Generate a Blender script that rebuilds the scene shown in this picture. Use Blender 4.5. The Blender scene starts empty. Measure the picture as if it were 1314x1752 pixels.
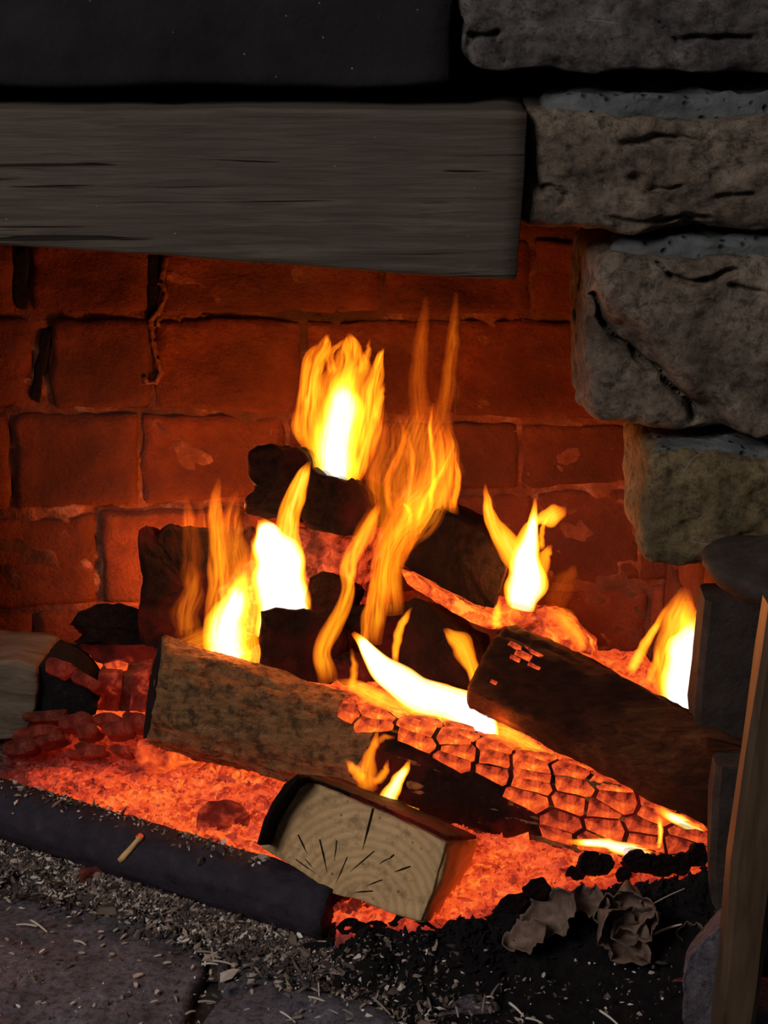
import bpy, bmesh, math, random
import numpy as np
from mathutils import Vector, noise as mn, Matrix

random.seed(7); np.random.seed(7)
sc = bpy.context.scene
COL = sc.collection

# ------------------------------------------------------------------ camera
CAM = Vector((0.0, -1.75, 1.08)); PITCH = math.radians(20.0); FPX = 3150.0
cam_d = bpy.data.cameras.new('camera'); cam = bpy.data.objects.new('camera', cam_d); COL.objects.link(cam)
cam.location = CAM; cam.rotation_euler = (math.radians(90) - PITCH, 0, 0)
cam_d.sensor_fit = 'VERTICAL'; cam_d.sensor_height = 24.0; cam_d.lens = FPX / 1752 * 24.0
cam_d.clip_start = 0.05; sc.camera = cam

# ------------------------------------------------------------------ world: dim room around the hearth
w = bpy.data.worlds.new('room_light'); sc.world = w; w.use_nodes = True
bg = w.node_tree.nodes['Background']; bg.inputs[0].default_value = (0.95, 0.93, 1.0, 1); bg.inputs[1].default_value = 0.03
# daylight of the room: a window behind and to the left of the photographer
ld = bpy.data.lights.new('room_window', 'AREA'); ld.shape = 'RECTANGLE'; ld.size = 1.0; ld.size_y = 1.3
ld.energy = 64; ld.color = (1.0, 0.95, 0.93)
lo = bpy.data.objects.new('room_window', ld); COL.objects.link(lo); lo.location = (-1.9, -2.6, 2.75)
lo.rotation_euler = (Vector((0.1, 0, 0.3)) - lo.location).to_track_quat('-Z', 'Y').to_euler()

vs = sc.view_settings; vs.view_transform = 'Standard'; vs.look = 'None'; vs.exposure = 0.0; vs.gamma = 1.0; vs.use_curve_mapping = False
sc.cycles.transparent_max_bounces = 64; sc.cycles.max_bounces = 4; sc.cycles.diffuse_bounces = 3; sc.cycles.glossy_bounces = 2; sc.cycles.adaptive_threshold = .03; sc.cycles.use_denoising = True
sc.cycles.sample_clamp_indirect = 4.0

# ------------------------------------------------------------------ placing: photograph point -> world point
_f = Vector((0, math.cos(PITCH), -math.sin(PITCH))); _u = Vector((0, math.sin(PITCH), math.cos(PITCH))); _r = Vector((1, 0, 0))
def ray(px, py): return _f + _r * ((px - 657) / FPX) + _u * ((876 - py) / FPX)
def P(px, py, Y):                       # at depth y = Y
    d = ray(px, py); return CAM + d * ((Y - CAM.y) / d.y)
def G(px, py, Z):                       # at height z = Z
    d = ray(px, py); return CAM + d * ((Z - CAM.z) / d.z)
def PL(px, py, c, n):                   # on the plane through c with normal n
    d = ray(px, py); return CAM + d * ((c - CAM).dot(n) / d.dot(n))
def mpp(Y): return (Y - CAM.y) * 1.06 / FPX     # metres per photo pixel near that depth

# ------------------------------------------------------------------ materials
MATS = {}
class N:
    def __init__(s, name):
        s.m = bpy.data.materials.new(name); s.m.use_nodes = True; s.t = s.m.node_tree; s.t.nodes.clear(); MATS[name] = s.m
        s.out = s.n('ShaderNodeOutputMaterial')
    def n(s, typ, **kw):
        x = s.t.nodes.new(typ)
        for k, v in kw.items():
            if k in x.inputs.keys(): s.put(x, k, v)
            else: setattr(x, k, v)
        return x
    def put(s, node, k, v):
        if isinstance(v, bpy.types.NodeSocket): s.t.links.new(v, node.inputs[k])
        else: node.inputs[k].default_value = v
    def coord(s, scale=(1, 1, 1), kind='Object', rot=(0, 0, 0)):
        tc = s.n('ShaderNodeTexCoord'); mp = s.n('ShaderNodeMapping'); s.put(mp, 'Vector', tc.outputs[kind])
        mp.inputs['Scale'].default_value = scale; mp.inputs['Rotation'].default_value = rot; return mp.outputs[0]
    def noise(s, vec, scale, detail=4, rough=.6, dist=0.0):
        x = s.n('ShaderNodeTexNoise'); s.put(x, 'Vector', vec); x.inputs['Scale'].default_value = scale
        x.inputs['Detail'].default_value = detail; x.inputs['Roughness'].default_value = rough; x.inputs['Distortion'].default_value = dist; return x.outputs['Fac']
    def vor(s, vec, scale, feature='F1', out='Distance'):
        x = s.n('ShaderNodeTexVoronoi', feature=feature); s.put(x, 'Vector', vec); x.inputs['Scale'].default_value = scale; return x.outputs[out]
    def ramp(s, fac, stops):
        x = s.n('ShaderNodeValToRGB'); s.put(x, 'Fac', fac); e = x.color_ramp.elements
        while len(e) < len(stops): e.new(0.5)
        for i, (p, c) in enumerate(stops):
            e[i].position = p; e[i].color = (c, c, c, 1) if isinstance(c, (int, float)) else (*c, 1)
        return x.outputs['Color']
    def mix(s, fac, a, b, bt='MIX'):
        x = s.n('ShaderNodeMix', data_type='RGBA', blend_type=bt)
        for k, v in ((0, fac), (6, a), (7, b)):
            if isinstance(v, bpy.types.NodeSocket): s.t.links.new(v, x.inputs[k])
            elif k == 0: x.inputs[0].default_value = v
            else: x.inputs[k].default_value = (*v, 1)
        return x.outputs[2]
    def math(s, op, a, b=0.0, clamp=False):
        x = s.n('ShaderNodeMath', operation=op, use_clamp=clamp)
        for i, v in enumerate((a, b)):
            if isinstance(v, bpy.types.NodeSocket): s.t.links.new(v, x.inputs[i])
            else: x.inputs[i].default_value = v
        return x.outputs[0]
    def bump(s, h, strength=.5, dist=.01, prev=None):
        x = s.n('ShaderNodeBump'); s.put(x, 'Height', h); x.inputs['Strength'].default_value = strength; x.inputs['Distance'].default_value = dist
        if prev is not None: s.put(x, 'Normal', prev)
        return x.outputs[0]
    def bsdf(s, col, rough=.85, nrm=None, emis=None, estr=None, spec=.25):
        b = s.n('ShaderNodeBsdfPrincipled')
        if isinstance(col, bpy.types.NodeSocket): s.t.links.new(col, b.inputs['Base Color'])
        else: b.inputs['Base Color'].default_value = (*col, 1)
        s.put(b, 'Roughness', rough); b.inputs['Specular IOR Level'].default_value = spec
        if nrm is not None: s.put(b, 'Normal', nrm)
        if emis is not None:
            if isinstance(emis, bpy.types.NodeSocket): s.t.links.new(emis, b.inputs['Emission Color'])
            else: b.inputs['Emission Color'].default_value = (*emis, 1)
            s.put(b, 'Emission Strength', estr)
        s.t.links.new(b.outputs[0], s.out.inputs[0]); return s.m
    def rnd(s): return s.n('ShaderNodeObjectInfo').outputs['Random']
    def heat(s):                         # how hot a piece is: the red of the object's colour
        oi = s.n('ShaderNodeObjectInfo'); sp = s.n('ShaderNodeSeparateColor'); s.put(sp, 'Color', oi.outputs['Color']); return sp.outputs[0]
    def attr(s, name, out='Fac'):
        a = s.n('ShaderNodeAttribute'); a.attribute_name = name; return a.outputs[out]

def specks(k, vec, scale, thr): return k.ramp(k.vor(vec, scale), [(0, 1), (thr, 0)])

k = N('timber'); v = k.coord((3, 60, 60), rot=(0, .03, 0)); v2 = k.coord((1.6, 12, 85), rot=(0, .035, 0)); vo = k.coord()
g = k.noise(v, 3, 8, .65, .6); cr = k.ramp(k.noise(v2, 1.7, 3, .5, .5), [(0, 0), (.31, 0), (.345, 1), (1, 1)])
c = k.ramp(g, [(.25, (.045, .032, .023)), (.5, (.098, .073, .055)), (.75, (.16, .122, .09))])
c = k.mix(k.ramp(k.noise(vo, 6, 3), [(.4, 0), (.7, .55)]), c, (.075, .062, .052))
c = k.mix(cr, (.02, .016, .012), c)
c = k.mix(specks(k, vo, 55, .045), c, (.45, .42, .38))
k.bsdf(c, .9, k.bump(cr, .7, .004, k.bump(g, .5, .004)))

k = N('sooty_stone'); v = k.coord()
c = k.ramp(k.noise(v, 9, 6), [(.3, (.007, .006, .007)), (.7, (.022, .019, .021))])
c = k.mix(specks(k, v, 60, .06), c, (.4, .4, .42)); k.bsdf(c, .92, k.bump(k.noise(v, 45, 6), .4, .006))

def stone_mat(name, a, b, cc, sp=(.42, .36, .28)):
    k = N(name); v = k.coord(); r = k.rnd()
    n1 = k.noise(v, 12, 8, .7, .4); n2 = k.noise(v, 85, 8, .75)
    c = k.ramp(n1, [(.36, a), (.5, b), (.64, cc)])
    c = k.mix(k.ramp(n2, [(.36, .85), (.54, 0)]), c, tuple(x * .35 for x in a))
    vein = k.ramp(k.vor(k.coord((1, 1, 1.6)), 9, 'DISTANCE_TO_EDGE'), [(0, 1), (.012, 0)])
    vein = k.math('MULTIPLY', vein, k.ramp(k.noise(v, 11, 2), [(.52, 0), (.6, .8)]))
    c = k.mix(vein, c, sp)
    c = k.mix(specks(k, v, 70, .08), c, sp)
    k.bsdf(c, .9, k.bump(n2, 1.0, .008, k.bump(n1, .8, .03)))
stone_mat('stone', (.15, .105, .075), (.30, .225, .165), (.46, .36, .265))
stone_mat('stone_grey', (.115, .098, .092), (.22, .192, .18), (.35, .305, .275))
stone_mat('stone_ochre', (.17, .12, .06), (.31, .22, .11), (.44, .32, .165))
k = N('mortar_grey'); v = k.coord()
pit = k.ramp(k.vor(v, 75), [(0, 0), (.3, 1)])
c = k.mix(pit, (.03, .033, .035), k.ramp(k.noise(v, 30, 5), [(.3, (.06, .066, .066)), (.7, (.15, .16, .158))])); k.bsdf(c, .95, k.bump(pit, .8, .006, k.bump(k.noise(v, 90, 4), .6, .004)))

k = N('brick'); v = k.coord(kind='Object'); r = k.rnd()
n1 = k.noise(v, 22, 8, .7); n2 = k.noise(v, 140, 5, .7)
c = k.ramp(n1, [(.3, (.15, .030, .014)), (.52, (.25, .058, .024)), (.75, (.33, .10, .036))])
c = k.mix(k.ramp(r, [(0, .0), (1, .35)]), c, (.13, .045, .026))
c = k.mix(k.ramp(k.noise(v, 3.5, 3), [(.46, 0), (.68, .8)]), c, (.05, .016, .011))          # soot stains
c = k.mix(specks(k, v, 48, .05), c, (.5, .26, .16)); k.bsdf(c, .85, k.bump(n2, .8, .005, k.bump(n1, .9, .014)))
k = N('mortar'); v = k.coord(); n1 = k.noise(v, 26, 6, .7)
c = k.ramp(n1, [(.3, (.12, .03, .015)), (.55, (.23, .072, .034)), (.72, (.52, .24, .15))])
c = k.mix(k.ramp(k.noise(v, 4, 3), [(.47, 0), (.62, .85)]), c, (.06, .03, .022)); k.bsdf(c, .9, k.bump(n1, .9, .012))

k = N('log_wood'); v = k.coord((2.5, 22, 22)); vo = k.coord(); n1 = k.noise(v, 6, 8, .7, .5); n2 = k.noise(vo, 70, 7, .7)
c = k.ramp(n1, [(.3, (.25, .115, .042)), (.55, (.43, .215, .082)), (.75, (.60, .335, .14))])
c = k.mix(k.ramp(n2, [(.38, .8), (.56, 0)]), c, (.03, .016, .01)); c = k.mix(specks(k, vo, 110, .13), c, (.62, .42, .26))
k.bsdf(c, .8, k.bump(n1, .9, .008, k.bump(n2, 1.0, .008)))
k = N('red_wood'); v = k.coord((2.5, 45, 45)); vo = k.coord(); n1 = k.noise(v, 3, 8, .7, .5); n2 = k.noise(vo, 20, 4)
c = k.ramp(n1, [(.3, (.045, .012, .006)), (.55, (.13, .038, .014)), (.75, (.24, .085, .03))])
c = k.mix(k.ramp(k.noise(vo, 7, 3), [(.45, .85), (.62, 0)]), c, (.025, .007, .004)); k.bsdf(c, .85, k.bump(n1, .9, .008), spec=.12)
k = N('grey_wood'); v = k.coord((4, 24, 24)); n1 = k.noise(v, 3, 6, .6, .4)
c = k.ramp(n1, [(.3, (.075, .055, .036)), (.7, (.19, .145, .10))]); k.bsdf(c, .9, k.bump(n1, .6, .005))

k = N('end_grain'); tc = k.coord(); wv = k.n('ShaderNodeTexWave', wave_type='RINGS', rings_direction='SPHERICAL'); k.put(wv, 'Vector', tc)
wv.inputs['Scale'].default_value = 34; wv.inputs['Distortion'].default_value = 2.2; wv.inputs['Detail'].default_value = 3; wv.inputs['Detail Scale'].default_value = 1.6
n1 = k.noise(tc, 60, 5, .7); n2 = k.noise(tc, 12, 4)
c = k.mix(k.ramp(wv.outputs['Fac'], [(.15, .24), (.6, 0)]), k.ramp(n2, [(.3, (.50, .30, .135)), (.7, (.74, .48, .235))]), (.22, .125, .055))
c = k.mix(k.ramp(n1, [(.3, .6), (.48, 0)]), c, (.13, .075, .035)); c = k.mix(specks(k, tc, 60, .13), c, (.05, .03, .015))
k.bsdf(c, .85, k.bump(n1, .5, .003, k.bump(wv.outputs['Fac'], .25, .003)))
k = N('split_wood'); v = k.coord((20, 4, 20)); n1 = k.noise(v, 3, 6, .6, .3)
c = k.ramp(n1, [(.3, (.55, .30, .10)), (.7, (.88, .56, .24))]); k.bsdf(c, .8, k.bump(n1, .6, .004))
k = N('crack_dark'); k.bsdf((.012, .007, .004), 1.0)

HOTSTOPS = [(0, (0, 0, 0)), (.30, (.10, .004, .002)), (.52, (.55, .045, .012)), (.75, (.95, .12, .014)), (.92, (1.0, .26, .022)), (1, (1.0, .40, .04))]
# charred wood; some of it still glows in its cracks, as far as the piece is hot
k = N('char'); v = k.coord(); h = k.heat(); n1 = k.noise(v, 60, 8, .75); crk = k.noise(k.coord((1, 1, .35)), 160, 5, .7, .8)
c = k.ramp(n1, [(.3, (.008, .004, .003)), (.6, (.022, .009, .007)), (.8, (.05, .024, .018))])
gl = k.math('MULTIPLY', k.ramp(k.noise(v, 13, 4, .6), [(.45, 0), (.72, 1)]), h)
k.bsdf(c, .75, k.bump(crk, 1.0, .006, k.bump(n1, 1.0, .014)), k.ramp(gl, HOTSTOPS), .9, spec=.15)
# ash-skinned coal plates that glow through; reflected firelight is in the emission too
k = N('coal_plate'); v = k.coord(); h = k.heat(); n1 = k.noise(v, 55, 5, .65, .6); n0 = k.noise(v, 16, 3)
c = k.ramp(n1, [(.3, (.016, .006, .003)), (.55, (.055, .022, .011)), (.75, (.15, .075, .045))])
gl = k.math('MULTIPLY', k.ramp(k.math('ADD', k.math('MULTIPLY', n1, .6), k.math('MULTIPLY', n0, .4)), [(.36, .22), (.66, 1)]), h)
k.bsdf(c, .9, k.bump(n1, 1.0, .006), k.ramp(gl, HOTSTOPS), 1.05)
# ember bed: glow from the per-vertex heat
k = N('embers'); v = k.coord(); h = k.attr('glow_level'); n1 = k.noise(v, 75, 4, .6, 1.2); n0 = k.noise(v, 14, 3); rg = k.vor(v, 85, 'DISTANCE_TO_EDGE')
t = k.math('ADD', k.math('MULTIPLY', n1, .75), k.math('MULTIPLY', n0, .35))
gl = k.math('MULTIPLY', k.ramp(t, [(.34, .30), (.50, .70), (.72, 1)]), h)
c = k.ramp(n1, [(.3, (.025, .014, .012)), (.6, (.085, .055, .048)), (.8, (.24, .16, .14))])
k.bsdf(c, .95, k.bump(n1, .9, .006, k.bump(rg, .5, .005)), k.ramp(gl, [(0, (0, 0, 0)), (.25, (.12, .005, .002)), (.5, (.55, .035, .010)), (.75, (.95, .095, .016)), (1, (1.0, .25, .03))]), .95)
k = N('soot_ash'); v = k.coord(); n1 = k.noise(v, 60, 6, .7)
c = k.ramp(n1, [(.35, (.004, .0025, .003)), (.6, (.010, .0065, .007)), (.82, (.038, .026, .024))]); k.bsdf(c, .95, k.bump(n1, .9, .008))
k = N('iron'); v = k.coord(); n1 = k.noise(v, 30, 6, .7)
c = k.ramp(n1, [(.3, (.024, .016, .013)), (.6, (.05, .036, .030)), (.8, (.09, .068, .058))])
k.bsdf(c, .78, k.bump(n1, .8, .005), spec=.25)
k = N('bar_iron'); v = k.coord(); n1 = k.noise(v, 45, 6, .7)
c = k.ramp(n1, [(.3, (.014, .010, .015)), (.6, (.032, .024, .034)), (.8, (.065, .052, .062))])
k.bsdf(c, .75, k.bump(n1, .8, .004), spec=.25)
k = N('pole'); v = k.coord((14, 14, 2)); n1 = k.noise(v, 4, 6, .6, .4)
c = k.ramp(n1, [(.3, (.05, .028, .015)), (.7, (.13, .078, .042))]); k.bsdf(c, .55, k.bump(n1, .3, .004), spec=.5)
k = N('flagstone'); v = k.coord(); n1 = k.noise(v, 16, 8, .7, .3); n2 = k.noise(v, 120, 6, .75)
c = k.ramp(n1, [(.28, (.11, .095, .112)), (.5, (.24, .212, .245)), (.75, (.39, .355, .40))])
c = k.mix(k.ramp(n2, [(.36, .7), (.55, 0)]), c, (.025, .021, .024))
c = k.mix(k.ramp(k.noise(v, 5, 3), [(.5, 0), (.7, .6)]), c, (.085, .05, .04)); c = k.mix(specks(k, v, 90, .08), c, (.42, .40, .40))
k.bsdf(c, .9, k.bump(n2, 1.0, .006, k.bump(n1, 1.0, .02)))
k = N('dirt'); v = k.coord(); n1 = k.noise(v, 40, 6, .7); c = k.ramp(n1, [(.35, (.014, .011, .011)), (.7, (.06, .048, .043))]); k.bsdf(c, 1, k.bump(n1, .8, .01))
k = N('chip'); c = k.ramp(k.rnd(), [(0, (.22, .17, .13)), (.5, (.45, .38, .31)), (1, (.66, .60, .52))]); k.bsdf(c, .85)
k = N('debris'); c = k.ramp(k.attr('tone'), [(0, (.05, .035, .03)), (.2, (.10, .072, .06)), (.5, (.22, .155, .12)), (.8, (.48, .37, .29)), (1, (.85, .78, .70))]); k.bsdf(c, .9)
k = N('red_bark'); v = k.coord(); c = k.ramp(k.noise(v, 60, 4), [(.3, (.06, .012, .008)), (.7, (.26, .055, .035))]); k.bsdf(c, .6)
k = N('dry_leaf'); v = k.coord(); c = k.ramp(k.noise(v, 70, 4), [(.3, (.085, .05, .036)), (.7, (.24, .155, .115))]); k.bsdf(c, .7)

# flame gas: adds its own light and lets everything behind shine through; u across, v along, e from rim to middle
def flame_mat(name, stops):
    k = N(name); sp = k.n('ShaderNodeSeparateColor'); k.put(sp, 'Color', k.attr('gas_body', 'Color')); cv = k.attr('gas_flow', 'Vector')
    st = k.n('ShaderNodeTexNoise'); k.put(st, 'Vector', cv); st.inputs['Scale'].default_value = 1; st.inputs['Detail'].default_value = 3; st.inputs['Distortion'].default_value = 1.3
    s_ = k.ramp(st.outputs['Fac'], [(.30, .10), (.46, .66), (.62, 1.0)])
    h = k.math('MULTIPLY', sp.outputs[0], k.math('ADD', k.math('MULTIPLY', s_, k.math('SUBTRACT', 1.0, sp.outputs[1])), sp.outputs[1]))
    em = k.n('ShaderNodeEmission'); k.put(em, 'Color', k.ramp(h, stops)); em.inputs['Strength'].default_value = .62
    tr = k.n('ShaderNodeBsdfTransparent'); ad = k.n('ShaderNodeAddShader')
    k.t.links.new(tr.outputs[0], ad.inputs[0]); k.t.links.new(em.outputs[0], ad.inputs[1]); k.t.links.new(ad.outputs[0], k.out.inputs[0])
    for q_ in (k.m, MATS['char'], MATS['coal_plate']): q_.cycles.emission_sampling = 'NONE'
flame_mat('flame', [(0, (0, 0, 0)), (.14, (.16, .022, .001)), (.34, (.62, .13, .004)), (.55, (.95, .36, .008)), (.72, (1, .66, .03)), (.86, (1, .93, .22)), (1, (1.0, 1.0, .9))])

# ------------------------------------------------------------------ object helpers
def put(o, parent=None, label=None, cat=None, group=None, kind=None):
    COL.objects.link(o)
    if parent is not None: o.parent = parent; o.matrix_parent_inverse = Matrix.Translation(-parent.location) if parent.type == 'EMPTY' else parent.matrix_basis.inverted()
    if label: o['label'] = label
    if cat: o['category'] = cat
    if group: o['group'] = group
    if kind: o['kind'] = kind
    return o
def mesh(name, V, F, mat, parent=None, smooth=True, heat=0.0, origin=None, **kw):
    me = bpy.data.meshes.new(name); V = [Vector(p) for p in V]
    if origin is None:
        o0 = sum(V, Vector()) / len(V)
    else: o0 = Vector(origin)
    me.from_pydata([p - o0 for p in V], [], F); me.update()
    me.materials.append(MATS[mat])
    if smooth: me.polygons.foreach_set('use_smooth', [True] * len(me.polygons))
    o = bpy.data.objects.new(name, me); o.location = o0; o.color = (heat, heat, heat, 1)
    return put(o, parent, **kw)
def thing(name, loc, label, cat, group=None):
    o = bpy.data.objects.new(name, None); o.location = loc; o.empty_display_size = .02
    return put(o, None, label, cat, group)
def nz(p, s, seed=0.0): return mn.noise(Vector((p[0] * s + seed, p[1] * s + seed * 1.7, p[2] * s - seed)))
def fr(p, s, seed=0.0, o=4): return mn.fractal(Vector((p[0] * s + seed, p[1] * s + seed * 1.7, p[2] * s - seed)), .9, 2.1, o)

def block(name, c8, mat, parent, cuts=8, rnd=.12, amp=.004, sc_=14, seed=0, fn=None, **kw):
    """rough block from 8 corners: front quad TL TR BR BL, back quad TL TR BR BL"""
    bm = bmesh.new(); bmesh.ops.create_cube(bm, size=2); bmesh.ops.subdivide_edges(bm, edges=bm.edges[:], cuts=cuts, use_grid_fill=True)
    ftl, ftr, fbr, fbl, btl, btr, bbr, bbl = [Vector(p) for p in c8]
    wx = (ftr - ftl).length; hz = (fbl - ftl).length; dy = (btl - ftl).length; mn_ = min(wx, hz, dy)
    rx, rz, ry = rnd * mn_ / wx * 2, rnd * mn_ / hz * 2, rnd * mn_ / dy * 2
    V = []
    bm.verts.ensure_lookup_table()
    for vt in bm.verts:
        q = vt.co.copy()
        # rounded box in unit space
        inner = Vector((max(-1 + rx, min(1 - rx, q.x)), max(-1 + ry, min(1 - ry, q.y)), max(-1 + rz, min(1 - rz, q.z))))
        d = Vector(((q.x - inner.x) / rx, (q.y - inner.y) / ry, (q.z - inner.z) / rz))
        if d.length > 1: d.normalize()
        q = inner + Vector((d.x * rx, d.y * ry, d.z * rz))
        a, b, t = (q.x + 1) / 2, (q.z + 1) / 2, (q.y + 1) / 2
        fp = (fbl * (1 - a) + fbr * a) * (1 - b) + (ftl * (1 - a) + ftr * a) * b
        bp = (bbl * (1 - a) + bbr * a) * (1 - b) + (btl * (1 - a) + btr * a) * b
        p = fp * (1 - t) + bp * t
        nv = Vector((nz(p, sc_, seed), nz(p, sc_, seed + 31), nz(p, sc_, seed + 57))) + .5 * Vector((nz(p, sc_ * 3, seed), nz(p, sc_ * 3, seed + 31), nz(p, sc_ * 3, seed + 57)))
        p = p + nv * amp
        if cuts > 40: p = p + Vector((0, fr(p, sc_ * 5, seed + 3), 0)) * (amp * .35)
        if fn: p = p + fn(a, b, t)
        V.append(p)
    F = [[x.index for x in f.verts] for f in bm.faces]; bm.free()
    return mesh(name, V, F, mat, parent, **kw)
def quad_block(name, q, Y, depth, mat, parent, **kw):      # q: four photo corners TL TR BR BL on the plane y=Y
    f = [P(x, y, Y) for x, y in q]; b = [p + Vector((0, depth, 0)) for p in f]
    return block(name, f + b, mat, parent, **kw)

def loft(name, rings, mat, parent=None, cap=4, capfn=None, **kw):
    n = len(rings[0]); V = []; F = []
    for r in rings: V += [Vector(p) for p in r]
    for i in range(len(rings) - 1):
        for j in range(n):
            F.append((i * n + j, i * n + (j + 1) % n, (i + 1) * n + (j + 1) % n, (i + 1) * n + j))
    for end in (0, len(rings) - 1):
        r = rings[end]; c = sum((Vector(p) for p in r), Vector()) / n; prev = [end * n + j for j in range(n)]
        for q in range(1, cap):
            s = 1 - q / cap; st = len(V)
            for p in r:
                pp = c + (Vector(p) - c) * s
                if capfn: pp = pp + capfn(pp, end)
                V.append(pp)
            cur = list(range(st, st + n))
            for j in range(n):
                f = (prev[j], prev[(j + 1) % n], cur[(j + 1) % n], cur[j]); F.append(f if end else f[::-1])
            prev = cur
        V.append(c + (capfn(c, end) if capfn else Vector())); ci = len(V) - 1
        for j in range(n):
            f = (prev[j], prev[(j + 1) % n], ci); F.append(f if end else f[::-1])
    return mesh(name, V, F, mat, parent, **kw)

def resample(poly, n):
    poly = [Vector(p) for p in poly]; L = [(poly[(i + 1) % len(poly)] - poly[i]).length for i in range(len(poly))]; T = sum(L); out = []
    i = 0; acc = 0
    for k_ in range(n):
        d = T * k_ / n
        while acc + L[i] < d: acc += L[i]; i += 1
        out.append(poly[i].lerp(poly[(i + 1) % len(poly)], (d - acc) / L[i]))
    return out

def chunk(name, outline, Y, vec, mat, parent=None, n=72, segs=10, amp=.004, sc_=30, seed=0, taper=.9, face=.6, normal=None, edge=.5, **kw):
    """piece whose end outline (photo points) stands at depth Y and runs back along vec"""
    vec = Vector(vec); cx = sum(p[0] for p in outline) / len(outline); cy = sum(p[1] for p in outline) / len(outline)
    c0 = P(cx, cy, Y); nrm = Vector(normal) if normal else vec.normalized()
    base = resample([PL(x, y, c0, nrm) for x, y in outline], n); c = sum(base, Vector()) / n
    rings = []
    bev = min((p - c).length for p in base) * .06
    ts = [0, .02] + [i / segs for i in range(1, segs + 1)]
    for ti, t in enumerate(ts):
        s = 1 - (1 - taper) * t; r = []
        for p in base:
            d = (p - c); q = c + d * s
            if ti == 0: q = c + d * (1 - bev / max(d.length, 1e-5))
            q = q + vec * t; e = d.normalized()
            q = q + e * (fr(q, sc_, seed) * amp * (edge if ti < 2 else 1)) + Vector((nz(q, sc_ * 1.6, seed), nz(q, sc_ * 1.6, seed + 9), nz(q, sc_ * 1.6, seed + 23))) * amp * .5
            r.append(q)
        rings.append(r)
    cf = lambda p, end: -nrm * ((fr(p, sc_ * .8, seed + 5) + .6 * fr(p, sc_ * 3, seed + 2)) * amp * face)
    return loft(name, rings, mat, parent, cap=(14 if n >= 60 else 6), capfn=cf, **kw)

def log(name, p0, p1, r0, r1, mat, parent=None, n=64, segs=48, amp=.006, seed=0, prof=None, cut0=0.0, cut1=0.0, bend=0, cutdir=(0, -1, 0), squash=1.0, **kw):
    p0 = Vector(p0); p1 = Vector(p1); ax = (p1 - p0).normalized(); L = (p1 - p0).length
    s_ = ax.cross(Vector((0, 0, 1))).normalized(); up = s_.cross(ax); rings = []; cd = Vector(cutdir)
    for i in range(segs + 1):
        t = i / segs; r = []
        for j in range(n):
            a = 2 * math.pi * j / n; d = s_ * math.cos(a) + up * math.sin(a) * squash
            rr = (r0 + (r1 - r0) * t) * (prof(a) if prof else 1)
            q = p0 + ax * (t * L) + d * rr + up * (math.sin(t * math.pi) * bend)
            g = Vector((math.cos(a) * 3, math.sin(a) * 3, t * L * 9))
            q += d * (amp * (fr(g, 1.2, seed) + .5 * fr(g * 3, 1.2, seed + 4) + .35 * fr(g * 8, 1.2, seed + 7)))
            q += ax * ((1 - t) * cut0 * d.dot(cd) * rr - t * cut1 * d.dot(cd) * rr)
            if i in (0, segs): q = q + (p0 + ax * (t * L) - q) * .06
            r.append(q)
        rings.append(r)
    cf = lambda p, end: ax * (fr(p, 40, seed) * .004)
    return loft(name, rings, mat, parent, cap=5, capfn=cf, **kw)

# ================================================================== SETTING
# ---- floor
F0 = -.9
def grid_heights(name, x0, x1, y0, y1, nx, ny, zf, mat, hf=None, **kw):
    V = []; F = []; H = []
    for j in range(ny + 1):
        for i in range(nx + 1):
            x = x0 + (x1 - x0) * i / nx; y = y0 + (y1 - y0) * j / ny; z = zf(x, y); V.append((x, y, z))
            if hf: H.append(hf(x, y, z))
    for j in range(ny):
        for i in range(nx): a = j * (nx + 1) + i; F.append((a, a + 1, a + nx + 2, a + nx + 1))
    o = mesh(name, V, F, mat, origin=(0, 0, 0), **kw)
    if hf:
        at = o.data.attributes.new('glow_level', 'FLOAT', 'POINT'); at.data.foreach_set('value', H)
    return o
floor = grid_heights('floor', -2.2, 2.2, -3.2, .62, 60, 60, lambda x, y: -.018 + .004 * nz((x, y, 0), 8), 'dirt', kind='structure', label='dark earthy hearth floor under the flagstones')
def flag(pts, z=.0, seed=0, label=None, mat='flagstone'):
    top = resample([G(x, y, z) for x, y in pts], 96); c = sum(top, Vector()) / 96
    rings = []
    for dz, s in ((-.05, .985), (-.018, 1.0), (-.006, .995), (0, .965), (.001, .90)):
        rings.append([c + (p - c) * s + Vector((0, 0, dz + (.005 * fr(p, 9, seed) if dz > -.01 else 0))) + Vector((nz(p, 22, seed), nz(p, 22, seed + 8), 0)) * .007 for p in top])
    cf = lambda p, e: Vector((0, 0, .006 * fr(p, 9, seed) + .002 * nz(p, 45, seed))) if e else Vector()
    return loft('flagstone', rings, mat, floor, cap=22, capfn=cf, label=label)
flag([(-260, 1500), (60, 1535), (250, 1560), (330, 1590), (352, 1640), (330, 1690), (312, 1790), (280, 1990), (-420, 1990)], 0, 1, 'worn grey flagstone in the near corner')
flag([(345, 1752), (372, 1706), (440, 1684), (530, 1690), (640, 1720), (730, 1770), (760, 1990), (330, 1990)], .004, 2)
flag([(360, 1570), (420, 1590), (560, 1640), (800, 1690), (860, 1720), (740, 1738), (620, 1700), (500, 1675), (385, 1690), (365, 1640)], -.004, 3)
flag([(-300, 1330), (0, 1420), (180, 1480), (330, 1550), (290, 1560), (60, 1525), (-280, 1480)], -.006, 4)
flag([(770, 1762), (900, 1740), (1150, 1745), (1190, 1990), (790, 1990)], -.008, 5, mat='soot_ash')
flag([(1210, 1690), (1300, 1670), (1420, 1690), (1480, 1990), (1215, 1990)], .0, 6)

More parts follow.
